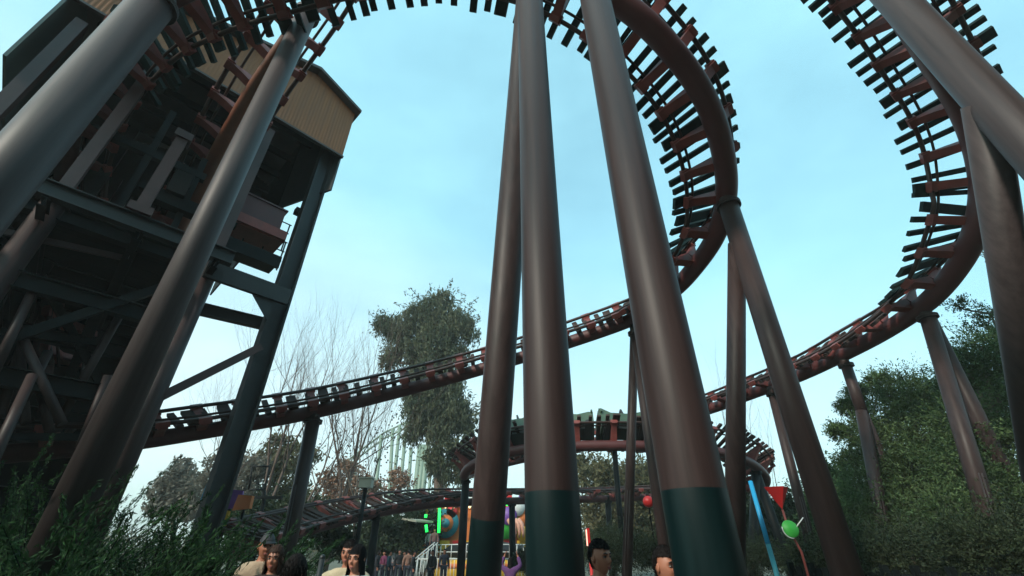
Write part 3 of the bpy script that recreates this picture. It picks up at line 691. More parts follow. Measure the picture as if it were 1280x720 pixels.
# mid-distance masses behind the bare trees
leafy_tree('shrubby_tree', 'pinkish brown shrubby tree beside the sloping tower column', 'tree', ground(296, 33), blobs_px([(285,580,33,22),(300,610,33,26),(320,585,33,18),(290,640,33,24),(262,600,33,14)]), 'greyl', 420, 14, .32, trunk_r=.18)
leafy_tree('shrubby_tree', 'olive tree directly behind the black sign frame', 'tree', ground(352, 35), blobs_px([(340,580,35,24),(360,600,35,26),(378,570,35,20),(350,560,35,18),(345,630,35,26),(380,630,35,24)]), 'olive', 520, 14, .34, trunk_r=.2)
leafy_tree('shrubby_tree', 'rusty red leaved tree behind the lamp pole', 'tree', ground(440, 42), blobs_px([(415,600,42,18),(432,585,42,14),(448,605,42,18),(500,600,46,16),(470,612,44,14),(425,625,42,20)]), 'rust', 380, 13, .34, trunk_r=.2)
for i, (lab, lst, lm, nn) in enumerate([
  ('dull green hedge-like tree behind the low track left of the people', [(300,655,20,20),(335,650,21,22),(370,655,21,22),(400,660,22,20),(315,680,19,20),(420,675,23,18)], 'dkgreen', 520),
  ('dark green tree under the low track right of the embracing couple', [(480,670,34,26),(520,660,35,26),(505,690,34,18),(450,680,34,22)], 'dkgreen', 420),
  ('olive tree filling the gap right of the thick central column', [(745,600,36,24),(765,610,36,26),(750,640,36,28),(790,615,37,26),(785,650,36,26),(760,670,35,26),(735,585,38,14)], 'olive', 760),
  ('yellow green tree below the train between the slim A-frame legs', [(805,600,38,22),(820,625,38,24),(830,655,37,24),(812,680,36,22)], 'olive', 460),
  ('dark tree behind the small rear A-frame', [(900,650,34,24),(925,660,34,24),(905,685,33,24),(935,640,36,20),(880,670,34,20)], 'dkgreen', 520),
  ('dark green tree behind the red cone ornament', [(965,655,24,26),(990,640,25,24),(1010,660,24,26),(975,685,23,24),(1005,688,23,22),(950,675,24,20)], 'dkgreen', 700),
  ('green leafy tree behind the right-hand brown column', [(1030,640,19,24),(1040,600,20,18),(1055,625,19,22),(1050,665,18,26),(1020,680,18,22),(1022,608,21,12)], 'willow', 620)]):
    x = sum(a[0] for a in lst)/len(lst); y = sum(a[2] for a in lst)/len(lst)
    leafy_tree('broadleaf_tree', lab, 'tree', ground(x, y), blobs_px(lst), lm, nn, 18, .0085*y, trunk_r=.14, sprays=200)
# big willow-like trees at right
leafy_tree('willow_tree', 'feathery green tree behind the forked support at right', 'tree', ground(1150, 15.5),
  blobs_px([(1140,500,15.5,26),(1145,545,15,34),(1175,510,15.5,26),(1165,590,14.5,36),(1130,655,14,34),(1175,645,14,34),(1135,600,14.5,30)]),
  'willow', 1100, 26, .10, trunk_r=.22, aspect=3.0, clump_r=.32, shell=.1, sprays=1700)
leafy_tree('willow_tree', 'loose open-crowned tree with sky between its twigs, at the left edge of the right trees', 'tree', ground(1090, 15.2),
  blobs_px([(1085,545,15.5,20),(1110,515,15.5,24),(1100,570,15,26),(1120,610,14.5,28),(1080,610,15,22),(1075,650,14.5,24),(1065,580,16,14),(1060,510,16,9),(1072,490,16,8),(1100,480,16,12),(1048,540,16,8),(1100,650,14.5,24)]),
  'willow', 420, 20, .10, trunk_r=.14, aspect=3.0, clump_r=.26, shell=.1, sprays=1500)
leafy_tree('willow_tree', 'tallest bright green tree at the right edge behind the grey brace', 'tree', ground(1262, 13),
  blobs_px([(1235,440,13,26),(1262,460,13,32),(1215,470,13,24),(1240,500,13,36),(1275,520,13,34),(1215,540,12.5,34),(1255,570,12.5,38),(1205,590,12.5,32),(1240,630,12,40),(1280,640,12,34),(1200,650,12,30),(1290,440,13,30),(1200,490,13.5,14)]),
  'willow', 850, 24, .10, trunk_r=.24, aspect=2.8, clump_r=.30, shell=.1, sprays=2300)
leafy_tree('overhanging_branch', 'sparse leafy spray reaching left over the sky at the right edge', 'tree', ground(1340, 10.5),
  blobs_px([(1215,395,11,14),(1235,405,11,14),(1255,395,11,16),(1195,380,11,7),(1275,405,11,18),(1260,375,11,9)]), 'willow', 60, 10, .08, trunk_r=.08, aspect=2.4, clump_r=.16, shell=.1, sprays=70)
leafy_tree('tall_tree', 'pale sunlit treetop peeking out right of the curve, behind the grey brace', 'tree', ground(1275, 27), blobs_px([(1240,312,27,10),(1252,298,27,14),(1262,320,27,18),(1280,300,27,26),(1285,350,27,24),(1290,400,27,26)]), 'olive', 330, 18, .3, trunk_r=.3)
for lab, lst in [('dark shrub under the right trees beside the fence', [(1100,700,10,30),(1140,690,10.5,34),(1180,700,10,30)]), ('dark shrub in the bottom right corner', [(1220,690,8.5,38),(1262,700,8,40),(1290,670,8.5,34)]), ('low olive shrub behind the young man right of the thick central column', [(745,690,17,20),(770,695,17,22),(795,690,17,20),(758,675,18,16)]), ('low dark shrub behind the partly hidden young man', [(815,690,16.5,20),(838,695,16,20),(855,690,16,18)]), ('low dark shrub at the foot of the small rear A-frame', [(905,695,19,20),(930,700,19,20),(955,698,18,20)]), ('low olive shrub between the central column and the slanting brace, beside the ride', [(655,702,24,10),(662,700,24,10)]), ('low dark shrub behind the foot of the right-hand brown column', [(1035,700,12,24),(1065,690,12,26),(1010,705,12.5,20)])]:
    x = sum(a[0] for a in lst)/len(lst); y = sum(a[2] for a in lst)/len(lst)
    leafy_tree('shrub', lab, 'shrub', ground(x, y), blobs_px(lst), 'dkgreen', 520, 30, .058, trunk_r=.05, clump_r=.22, shell=.15, sprays=350)
# juniper bushes at bottom left
def juniper(label, x, y, h, rad, n=150):
    t = thing('juniper_bush', label, 'bush', 'feathery juniper bushes at bottom left'); Vs = []
    b = MB()
    rr = random.Random(int(x*100+y*10)); P_all = []; A_all = []
    for k in range(n):
        a = rr.random()*6.283; el = rr.uniform(.25, 1.3); L = (math.cos(el)*rad+math.sin(el)*h)*rr.uniform(.65,1.05)
        dv = Vector((math.cos(a)*math.cos(el), math.sin(a)*math.cos(el), math.sin(el)))
        pts = []; q = Vector((x+rr.gauss(0,rad*.15), y+rr.gauss(0,rad*.15), .05))
        for i in range(7): pts.append(q.copy()); dv = (dv+Vector((0,0,-.075))+Vector((rr.gauss(0,.05),rr.gauss(0,.05),0))).normalized(); q = q+dv*L/6
        b.tube(pts, [.016,.014,.011,.009,.007,.005,.003], 4, cap=False)
        m = 300; f = rng.random(m)**.75*5.99; i0 = f.astype(int); fr_ = (f-i0)[:,None]; A = np.array([tuple(p) for p in pts]); base = A[i0]*(1-fr_)+A[i0+1]*fr_; tan = A[i0+1]-A[i0]; tan /= np.linalg.norm(tan,axis=1)[:,None]
        wdt = .10*np.clip(1.25-f/6,.2,1)[:,None]; base = base+rng.normal(size=(m,3))*wdt*.55
        dirs = tan*1.1+rng.normal(size=(m,3))*.55; dirs /= np.linalg.norm(dirs,axis=1)[:,None]; P_all.append(base); A_all.append(dirs)
    P = np.vstack(P_all); a = np.vstack(A_all); nn = len(P); b_ = rng.normal(size=(nn,3)); b_ -= a*(a*b_).sum(1)[:,None]; b_ /= np.linalg.norm(b_,axis=1)[:,None]
    s_ = (.045+.04*rng.random(nn))[:,None]; V = np.stack([P-a*s_*.5, P+b_*.0075, P+a*s_*.6, P-b_*.0075],1).reshape(-1,3); V[:,2] = np.maximum(V[:,2], .01)
    np_mesh('foliage', V, np.arange(4*nn).reshape(-1,4), LEAF['juniper'], t); b.build('stems', M['darkwood'], t)
for lab, u, Y, h, rd in [('feathery juniper in the bottom left corner', 60, 4.6, 1.75, 1.5), ('juniper in front of the foot of the tall grey brown column', 150, 5.0, 1.75, 1.4), ('juniper left of the man in the cap, lower than its neighbours', 262, 6.8, 1.7, 1.5),
    ('juniper spreading at the far left edge under the tower', -60, 5.0, 2.2, 1.7), ('juniper right behind the corner one, against the tower legs', 80, 7.2, 2.6, 1.8), ('juniper in front of the sloping tower column foot', 215, 8.6, 2.3, 1.7), ('tallest juniper under the trestle at left', -20, 7.5, 3.0, 1.9), ('small juniper just left of the seated-height railing', 310, 9.5, 2.0, 1.5)]:
    x, y = ground(u, Y); juniper(lab, x, y, h, rd, n=125)
# distant tree line
def far_line():
    cs = []; rs = []
    for k in range(150):
        x = -190+k*2.6+random.uniform(-1,1); y = 95+random.uniform(0,25); hgt = random.uniform(2.2,5.0); cs.append((x,y,hgt*.6)); rs.append(hgt*.8)
    V, F = leaves(cs, rs, 5200, 12, .9, clump_r=.8); o = np_mesh('tree_line', V, F, LEAF['olive']); tag(o, 'far hazy line of trees along the horizon', 'tree line', kind='stuff')
far_line()
def rear_trees():  # unseen trees, added behind and right of the camera to darken the columns
    cs = []; rs = []
    for k in range(34):
        az = 84+k*5.0; a = R(az); tall = az < 178; dd = (10.5 if tall else 15)+1.5*math.sin(k*2.1); hh = (17 if tall else 6.5)+1.5*math.sin(k*1.3)
        z = 1.5
        while z < hh: cs.append((math.sin(a)*dd+random.uniform(-1,1), math.cos(a)*dd+random.uniform(-1,1), z)); rs.append(1.7); z += 2.2
    V, F = leaves(cs, rs, 8500, 11, .62, clump_r=.5); o = np_mesh('added_shade_trees', V, F, LEAF['dkgreen']); tag(o, 'mass of unseen trees added behind and right of the camera for shade', 'trees', kind='stuff')
rear_trees()

# ------------------------------------------------------------------ distant pale green coaster
t = thing('green_roller_coaster', 'distant pale green roller coaster lattice left of the eucalyptus', 'roller coaster')
GY = 75
pts = [at(u, v, GY) for u, v in [(432,578),(452,562),(480,541),(505,529),(520,527),(540,540)]]
for off in (Vector((0,0,0)), Vector((0,0,-1.0))):
    b = MB(); b.tube([p+off for p in pts], .16, 8); b.build('track_tube', M['paleg'], t)
b = MB()
for p, q in zip(pts[:-1], pts[1:]):
    for k in range(4): a = p.lerp(q, k/4); c = p.lerp(q, (k+.5)/4); b.tube([a, c+Vector((0,0,-1))], .06, 5); b.tube([c+Vector((0,0,-1)), p.lerp(q,(k+1)/4)], .06, 5)
b.build('lattice', M['paleg'], t)
for u0, v0, u1 in [(445,568,436),(477,543,462),(491,536,484),(500,531,483),(508,530,493),(514,560,505)]:
    b = MB(); q = at(u0, v0, GY); x, y = ground(u1, GY); b.tube([(x,y,0), q], .28, 10); b.build('support', M['paleg'], t)
for u in (511,516,521,529):
    b = MB(); x, y = ground(u, GY-1); top_ = at(u+.5, 556 if u < 528 else 562, GY-1).z; b.tube([(x,y,0),(x,y,top_)], .42 if u < 526 else .2, 12); b.build('tower_post', M['paleg'], t)

# ------------------------------------------------------------------ funfair ride
RY = 33
rd = thing('funfair_ride', 'bright yellow spinning disk ride with neon green tubes and colourful painted backboard', 'funfair ride')
cx, cy = ground(608, RY+1.5)
b = MB(); b.lathe([(0,.1),(3.4,.1),(3.5,.45),(3.4,1.15),(3.0,1.2),(0,1.2)], (cx,cy,0), 40, 0); b.build('platform', M['yellow'], rd)
b = MB(); b.lathe([(3.52,.75),(3.56,.8),(3.56,.95),(3.5,1.0)], (cx,cy,0), 40, 0); b.build('orange_band', M['orange'], rd)
b = MB(); b.lathe([(0,1.3),(2.9,1.3),(3.1,1.6),(2.4,2.05),(1.2,2.2),(0,2.2)], (cx,cy,0), 40); b.build('turntable', M['black'], rd)
b = MB()
for k in range(40):
    a = k/40*math.pi*2; b.tube([(cx+3.5*math.cos(a),cy+3.5*math.sin(a),1.15),(cx+3.5*math.cos(a),cy+3.5*math.sin(a),2.0)], .025, 5)
for h in (1.6,2.0): b.tube([(cx+3.5*math.cos(k/30*6.2832),cy+3.5*math.sin(k/30*6.2832),h) for k in range(31)], .03, 6)
b.build('guard_rail', M['white'], rd)
bl = Vector((at(526,640,RY+3).x, RY+3, 0)); br = Vector((at(664,640,RY+3).x, RY+3, 0)); wd = br.x-bl.x
b = MB(); b.beam(bl+Vector((0,0,3.0)), br+Vector((0,0,3.0)), .15, 3.2); b.build('backboard', M['orange'], rd)
def disc(nm, u, v, r, m, dy=0, thick=.12, sq=1):
    p = at(u, v, RY+2.7-dy); b = MB(); b.lathe([(0,-thick),(r,-thick),(r,thick),(0,thick)], p, 28, axis=(0,-1,0)); o = b.build(nm, M[m], rd); return o
for a in [('disc',541,640,.55,'yellow'),('disc',541,638,.3,'black',.2),('disc',557,654,.95,'teal'),('disc',557,654,.55,'orange',.2),('disc',557,654,.3,'teal',.3),('disc',540,660,.55,'teal'),('disc',540,660,.3,'white',.2),('disc',540,660,.15,'black',.3),('disc',565,640,.4,'redp'),('disc',543,672,.4,'teal'),
          ('disc',632,655,.95,'greenp',.1),('disc',636,645,.6,'purple',.2),('disc',650,650,.5,'orange'),('disc',655,668,.5,'yellow'),('disc',622,642,.45,'redp'),('disc',646,634,.6,'white',.1)]: disc(*a)
for k in range(9):
    u = 528+k*15.5; p = at(u, 634, RY+2.75); b = MB(); b.prism([(-.38,0),(.38,0),(.2,.75),(0,1.0),(-.2,.75)], (1,0,0), (0,0,1), (p.x,p.y,4.45), (0,.08,0)); b.build('scalloped_crest', M[('yellow','greenp','redp','purple','white')[k%5]], rd)
    b = MB(); b.box((p.x,p.y-.06,1.85), (.7,.06,.9)); b.build('skirt_panel', M[('yellow','orange','yellow','redp')[k%4]], rd)
for k in range(14):
    p = at(527+k*10, 634, RY+2.6); b = MB(); b.ball((p.x,p.y,4.42), .085, n=8); b.build('lamp_bulb', emit('bulb_warm', (1,.75,.35), 1.2) if k == 0 else bpy.data.materials['bulb_warm'], rd)
for k, (u0, u1) in enumerate([(637,638),(641,643),(645,649),(649,654)]):
    b = MB(); p0 = at(u0-1, 650, RY+2.0); p2 = at(u1, 672, RY+1.9); b.tube([p0, p0.lerp(p2,.4)+Vector((.12,-.2,.15)), p0.lerp(p2,.75)+Vector((.1,-.15,0)), p2], [.17,.15,.11,.05], 10); b.build('tentacle', M['pink'], rd)
NEON = emit('neon_green', (.02, 1.0, .12), 1.1)
for (u0,v0,u1,v1) in [(549.5,634,548.5,666),(532.5,643,532,647),(532.5,656,533.5,665)]:
    b = MB(); b.tube([at(u0,v0,RY-1), at(u1,v1,RY-1)], .09, 8); b.build('neon_tube', NEON, rd)
for u, v in ((638,630),(634,630.5)):
    b = MB(); b.ball(at(u,v,RY), .11); b.build('green_lamp', NEON, rd)
# white barrier in front of ride
t = thing('barrier_fence', 'white barred fence in front of the yellow ride', 'fence')
x0 = at(522,700,RY-3.2).x; x1 = at(660,700,RY-3.2).x; yy = RY-3.2; b = MB()
for k in range(34):
    x = x0+(x1-x0)*k/33; b.tube([(x,yy,.05),(x,yy,1.25)], .02, 5)
b.build('bars', M['white'], t); b = MB()
for z in (.12,1.25): b.tube([(x0,yy,z),(x1,yy,z)], .035, 6)
b.build('frame', M['white'], t)
# stairs with white rail
t = thing('ride_stairs', 'small white railed stair at the left of the yellow ride', 'stairs'); b = MB(); xs = at(521,700,RY-2.4).x
for k in range(5): b.box((xs-.1+k*.28, RY-2.4, .1+k*.2), (.28,1.1,.2+k*.0))
b.build('steps', M['hbeam'], t)
for s in (-.6,.6):
    b = MB(); b.tube([(xs-.2,RY-2.4+s,1.1),(xs+1.1,RY-2.4+s,2.1)], .035, 6)
    for k in range(5): b.tube([(xs-.1+k*.28,RY-2.4+s,.1+k*.2),(xs-.1+k*.28,RY-2.4+s,1.15+k*.22)], .025, 5)
    b.build('handrail', M['white'], t)
# white canopy edge left of the ride
t = thing('canopy', 'pale flat awning behind the crowd, left of the neon tubes', 'awning'); b = MB(); b.beam(at(507,648,RY+2), at(531,652,RY-1), 1.2, .1); b.build('sheet', M['beige'], t); b = MB(); b.tube([at(510,650,RY+1.5), Vector((at(510,650,RY+1.5).x, RY+1.5, 0))], .06, 8); b.build('post', M['dark'], t)

# ------------------------------------------------------------------ ornaments and street furniture
t = thing('lamp_pole', 'dark pole with a beige box lamp head rising over the low track', 'lamp pole', loc=(0,0,0)); q = at(457, 610, 20.0)
b = MB(); b.tube([(q.x,q.y,0),(q.x,q.y,q.z)], .09, 12); b.build('pole', M['dark'], t)
b = MB(); b.box((q.x,q.y,q.z+.18), (.5,.4,.36)); b.box((q.x,q.y,q.z+.38), (.58,.48,.05)); b.build('lamp_head', M['beige'], t)
t = thing('framed_sign', 'tall black rectangular frame on a post behind the leafless trees', 'sign'); YF = 17.5
c = [at(u,v,YF) for u,v in ((315,583),(337,583),(331,612),(311,612))]; b = MB()
for p, q in zip(c, c[1:]+c[:1]): b.tube([p,q], .035, 6)
b.build('frame', M['black'], t)
b = MB(); b.beam(at(311,622,YF), at(352,622,YF), .12, .1); b.tube([at(330,605,YF+.1), at(330,626,YF+.1), Vector((at(330,626,YF).x,YF+.1,0))], .07, 8); b.build('post', M['black'], t)
def boxsign(name, label, u, v, Y, w_, h_, m, rz=.2, cat='sign board'):
    t = thing(name, label, cat); p = at(u, v, Y); b = MB(); q = Matrix.Rotation(rz, 3, 'Z')
    b.prism([(-w_/2,-h_/2),(w_/2,-h_/2*.8),(w_/2*.9,h_/2*.8),(-w_/2*.8,h_/2)], q@Vector((1,0,0)), (0,0,1), p, q@Vector((0,.12,0))); b.build('panel', M[m], t)
    b = MB(); b.tube([(p.x,p.y+.12,0),(p.x,p.y+.12,p.z)], .045, 8); b.build('post', M['dark'], t)
boxsign('sign_board', 'purple tilted board beside the foot of the sloping tower column', 288, 624, 15.5, .72, .62, 'purple')
boxsign('sign_board', 'orange red tilted board next to the purple one', 305, 628, 15.2, .6, .45, 'orange', -.2)
boxsign('sign_board', 'small blue board left of the sloping tower column', 262, 612, 15.8, .3, .7, 'bluep')
boxsign('sign_board', 'small yellow board low behind the sloping tower column', 279, 648, 15, .3, .5, 'yellow')
# red ball
t = thing('red_ball_lantern', 'glossy red ball hanging under the low track right of centre', 'lantern'); q = at(810.5, 627, 16.0); b = MB(); b.ball(q, .18, n=24); b.build('ball', M['redp'], t)
b = MB(); b.tube([q+Vector((0,0,.17)), q+Vector((0,0,.26))], .05, 10); b.build('cap', M['black'], t)
b = MB(); b.tube([(q.x+.05,q.y+.2,0),(q.x+.05,q.y+.2,q.z+.24),(q.x,q.y,q.z+.27)], .022, 6); b.build('hook_post', M['dark'], t)
# red cone on pole + green disc
OY = 9.5
t = thing('pinwheel_ornament', 'red inverted pyramid above a green disc on a thin wooden stake', 'ornament')
q = at(978, 637, OY); topz = at(978, 609, OY).z; b = MB(); rr_ = .27
vs = [q]+[Vector((q.x+rr_*math.cos(a), q.y+rr_*math.sin(a)*.7, topz)) for a in (.2,1.77,3.34,4.91)]
b.add(vs, [(0,2,1),(0,3,2),(0,4,3),(0,1,4),(1,2,3,4)]); b.build('pyramid', M['redp'], t)
g = at(988, 661, OY-.05); b = MB(); b.lathe([(0,-.02),(.14,-.02),(.15,0),(.14,.02),(0,.03)], g, 28, axis=(-.1,-1,.15)); b.build('disc', M['greenp'], t)
b = MB(); b.tube([g+Vector((-.16*math.cos(a)-.01,-.03,-.16*math.sin(a))) for a in [math.pi*k/12-.2 for k in range(8)]], .010, 6); b.tube([g+Vector((.1,-.02,.02)), g+Vector((.30,-.02,.19))], .010, 6); b.build('white_trim', M['white'], t)
b = MB(); b.tube([q, g+Vector((0,.06,0)), Vector((at(1003,690,OY).x, OY+.03, at(1003,690,OY).z)), Vector((at(1010,720,OY).x,OY+.03,0))], .022, 8); b.build('stake', M['bracket'], t)
t = thing('blue_pole', 'bright blue slanting pole turning green at its foot', 'pole'); b = MB(); p0 = at(938,602,11.5); p1 = at(960,680,11.0); p2 = Vector((at(972,715,10.7).x, 10.7, 0))
b.tube([p1, p0], .052, 14); b.build('upper_pole', M['bluep'], t); b = MB(); b.tube([p2, p1], .052, 14); b.build('lower_pole', M['teal'], t)
# glowing thin marker behind the young man
t = thing('marker_light', 'thin glowing red and white light tube behind the young man', 'light'); q = at(733.5, 672, 6.0); b = MB(); b.box((q.x,q.y,q.z), (.014,.014,.17)); b.build('tube', emit('marker_glow', (1,.45,.35), .9), t)
b = MB(); b.box((q.x+.025,q.y+.02,q.z), (.03,.03,.2)); b.tube([(q.x+.03,q.y+.03,0),(q.x+.03,q.y+.03,q.z-.1)], .02, 8); b.build('holder', M['redp'], t)
# grey cable conduit pair on slim A-frame leg, metal post near people
t = thing('railing_post', 'short grey metal post between the two groups of people at left', 'post'); q = at(403, 697, 4.2); b = MB(); b.tube([(q.x,q.y,0),(q.x,q.y,q.z)], .022, 10); b.ball((q.x,q.y,q.z), .024); b.build('tube', M['hbeam'], t); b = MB(); b.tube([(q.x,q.y,q.z-.16),(q.x+.8,q.y+.4,q.z-.2)], .014, 8); b.build('top_rail', M['black'], t)
# bottom right fence
t = thing('timber_fence', 'dark stained timber fence along the bottom right under the trees', 'fence')
b = MB(); pts = [ground(985, 11.5), ground(1100, 9.5), ground(1290, 7.2)]; pts = [Vector((x,y,0)) for x, y in pts]
posts = MB()
for p, q in zip(pts[:-1], pts[1:]):
    n = int((q-p).length/.16)
    for k in range(n): a = p.lerp(q, k/n); hh = 1.28+.05*math.sin(k*1.7); b.beam(a+Vector((0,0,.1)), a+Vector((0,0,hh)), .13, .025, up=(q-p).normalized().cross(Vector((0,0,1))))
b.build('boards', M['darkwood'], t)
for p, q in zip(pts[:-1], pts[1:]):
    for k in range(4): a = p.lerp(q, k/4); b = MB(); b.box(a+Vector((0,.06,.7)), (.11,.09,1.4)); b.build('post', M['darkwood'], t)
for z in (.4,1.0):
    b = MB()
    for p, q in zip(pts[:-1], pts[1:]): b.beam(p+Vector((0,.03,z)), q+Vector((0,.03,z)), .04, .09)
    b.build('rail', M['darkwood'], t)

# ------------------------------------------------------------------ people
def skin_mesh(verts, edges, radii, sub=2):
    me = bpy.data.meshes.new('tmp'); me.from_pydata(verts, edges, []); o = bpy.data.objects.new('tmp', me); C.objects.link(o)
    m = o.modifiers.new('s', 'SKIN'); m.use_smooth_shade = True
    for v, r in zip(me.skin_vertices[0].data, radii): v.radius = r if hasattr(r, '__len__') else (r, r)
    me.skin_vertices[0].data[0].use_root = True
    u = o.modifiers.new('u', 'SUBSURF'); u.levels = sub; u.render_levels = sub
    dg = bpy.context.evaluated_depsgraph_get(); out = bpy.data.meshes.new_from_object(o.evaluated_get(dg)); bpy.data.objects.remove(o); return out
def sk(pose):
    """joints for a standing figure 1.70 m tall, facing -Y. pose: 'down', 'up', 'fold', 'hug'"""
    J = dict(pel=(0,0,.93), sp=(0,.01,1.1), ch=(0,.01,1.27), uc=(0,.015,1.37), nk=(0,.01,1.46), hb=(0,-.01,1.54), cl=(0,.014,1.455))
    for s, n in ((-1,'l'),(1,'r')):
        J['h'+n] = (s*.095,0,.88); J['k'+n] = (s*.10,-.015,.49); J['a'+n] = (s*.10,.02,.09); J['t'+n] = (s*.12,-.13,.035)
        J['s'+n] = (s*.175,.01,1.375)
        if pose == 'down': J['e'+n] = (s*.235,.03,1.11); J['w'+n] = (s*.245,-.06,.87); J['p'+n] = (s*.245,-.08,.79)
        elif pose == 'up': J['e'+n] = (s*.32,-.06,1.50); J['w'+n] = (s*.22,-.12,1.74); J['p'+n] = (s*.19,-.13,1.82)
        elif pose == 'fold': J['e'+n] = (s*.25,.0,1.12); J['w'+n] = (s*.08,-.22,1.17); J['p'+n] = (s*.0,-.23,1.19)
        elif pose == 'hug': J['e'+n] = (s*.28,-.12,1.22); J['w'+n] = (s*.14,-.33,1.20); J['p'+n] = (s*.06,-.36,1.21)
    return J
BODY = {}
def body_meshes(pose):
    if pose in BODY: return BODY[pose]
    J = sk(pose); names = ['pel','sp','ch','uc','nk','hb','hl','kl','al','tl','hr','kr','ar','tr','sl','el','wl','pl','sr','er','wr','pr']
    rad = dict(pel=(.125,.10), sp=(.115,.09), ch=(.135,.10), uc=(.11,.085), nk=.052, hb=.055)
    for n in 'lr': rad.update({'h'+n:.085,'k'+n:.055,'a'+n:.036,'t'+n:.032,'s'+n:.058,'e'+n:.040,'w'+n:.028,'p'+n:(.034,.022)})
    E = [('pel','sp'),('sp','ch'),('ch','uc'),('uc','nk'),('nk','hb')]
    for n in 'lr': E += [('pel','h'+n),('h'+n,'k'+n),('k'+n,'a'+n),('a'+n,'t'+n),('uc','s'+n),('s'+n,'e'+n),('e'+n,'w'+n),('w'+n,'p'+n)]
    ix = {n:i for i,n in enumerate(names)}
    base = skin_mesh([J[n] for n in names], [(ix[a],ix[b]) for a,b in E], [rad[n] for n in names])
    def sub(ns, es, dr, tail=None, cuff=None):
        ii = {n:i for i,n in enumerate(ns)}; rr = []
        for n in ns:
            r = rad[n]; r = r if hasattr(r,'__len__') else (r,r); rr.append((r[0]+dr, r[1]+dr))
        P = [J[n] for n in ns]; return skin_mesh(P, [(ii[a],ii[b]) for a,b in es], rr)
    rad['cl'] = (.050,.045); jn = ['pel','sp','ch','uc','sl','el','wl','sr','er','wr','cl']
    jk = sub(jn, [e_ for e_ in E if e_[0] in jn and e_[1] in jn]+[('uc','cl')], .034)
    tn = ['pel','hl','kl','al','hr','kr','ar']; tr = sub(tn, [e_ for e_ in E if e_[0] in tn and e_[1] in tn], .022)
    # fingers
    fb = MB()
    for n, s in (('l',-1),('r',1)):
        w0 = Vector(J['w'+n]); p0 = Vector(J['p'+n]); dv = (p0-w0).normalized(); side = dv.cross(Vector((s,0,0))); side = side.normalized() if side.length > .1 else Vector((0,0,1)); curl = side.cross(dv)*(-s)
        for k, L in enumerate((.072,.082,.076,.06)):
            a = p0+side*(k-1.5)*.018; fb.tube([a-dv*.02, a+dv*L*.45, a+dv*L*.75+curl*.012, a+dv*L*.92+curl*.032], [.0095,.009,.008,.006], 8)
        a = p0-dv*.045-side*.028; fb.tube([a, a-side*.022+dv*.03, a-side*.02+dv*.06+curl*.008], [.012,.010,.007], 8)
    BODY[pose] = (base, jk, tr, fb); return BODY[pose]
def head_fn(dx, dy, dz, grow=0, seed=0):
    """unit direction -> head surface point (face at -Y), centre of head at origin"""
    x = dx*.074; y = dy*.094; z = dz*.116
    low = max(0., -dz)
    x *= 1-.30*low**1.3; 
    if dy > 0: y *= 1-.28*low
    if dy < 0: y = y*(1-.10*(1-abs(dx)))
    def g(cx, cz, sx, sz): return math.exp(-((dx-cx)/sx)**2-((dz-cz)/sz)**2)
    if dy < 0 and not grow:
        y -= .026*g(0,-.20,.13,.13)+.014*g(0,-.02,.09,.2)+.006*g(0,-.52,.22,.07)+.006*g(0,-.62,.2,.06)+.010*g(0,-.86,.3,.14)
        y += .013*(g(-.40,.04,.2,.13)+g(.40,.04,.2,.13))+.004*g(0,-.40,.3,.05)
        y -= .007*(g(-.38,.24,.26,.09)+g(.38,.24,.26,.09))+.004*(g(-.5,-.25,.2,.2)+g(.5,-.25,.2,.2))
    return Vector((x*(1+grow), y*(1+grow), z*(1+grow)))
def sphere_grid(n=56, m=40):
    D = []; 
    for i in range(m+1):
        th = math.pi*i/m
        for j in range(n): ph = 2*math.pi*j/n; D.append((math.sin(th)*math.cos(ph), math.sin(th)*math.sin(ph), math.cos(th)))
    return D, [(i*n+j, (i+1)*n+j, (i+1)*n+(j+1)%n, i*n+(j+1)%n) for i in range(m) for j in range(n)]
PM = {}
def pm(name, col, rough=.7, var=.12, **k):
    if name not in PM: PM[name] = mat(name, col, rough, var, 12, **k)
    return PM[name]
SK = dict(a=pm('skin_warm', (.46,.19,.12), .5, .06), b=pm('skin_tan', (.38,.15,.09), .5, .06), c=pm('skin_pale', (.52,.30,.22), .5, .06))
EYEW = pm('eye_white', (.30,.26,.24), .5, .02); DARKE = pm('eye_dark', (.02,.012,.01), .25, .02); LIP = pm('lips', (.32,.10,.09), .5, .05)
HAIRB = pm('black_hair', (.008,.006,.006), .75, .4, spec=.15); HAIRN = pm('brown_hair', (.030,.014,.009), .7, .4, spec=.2)
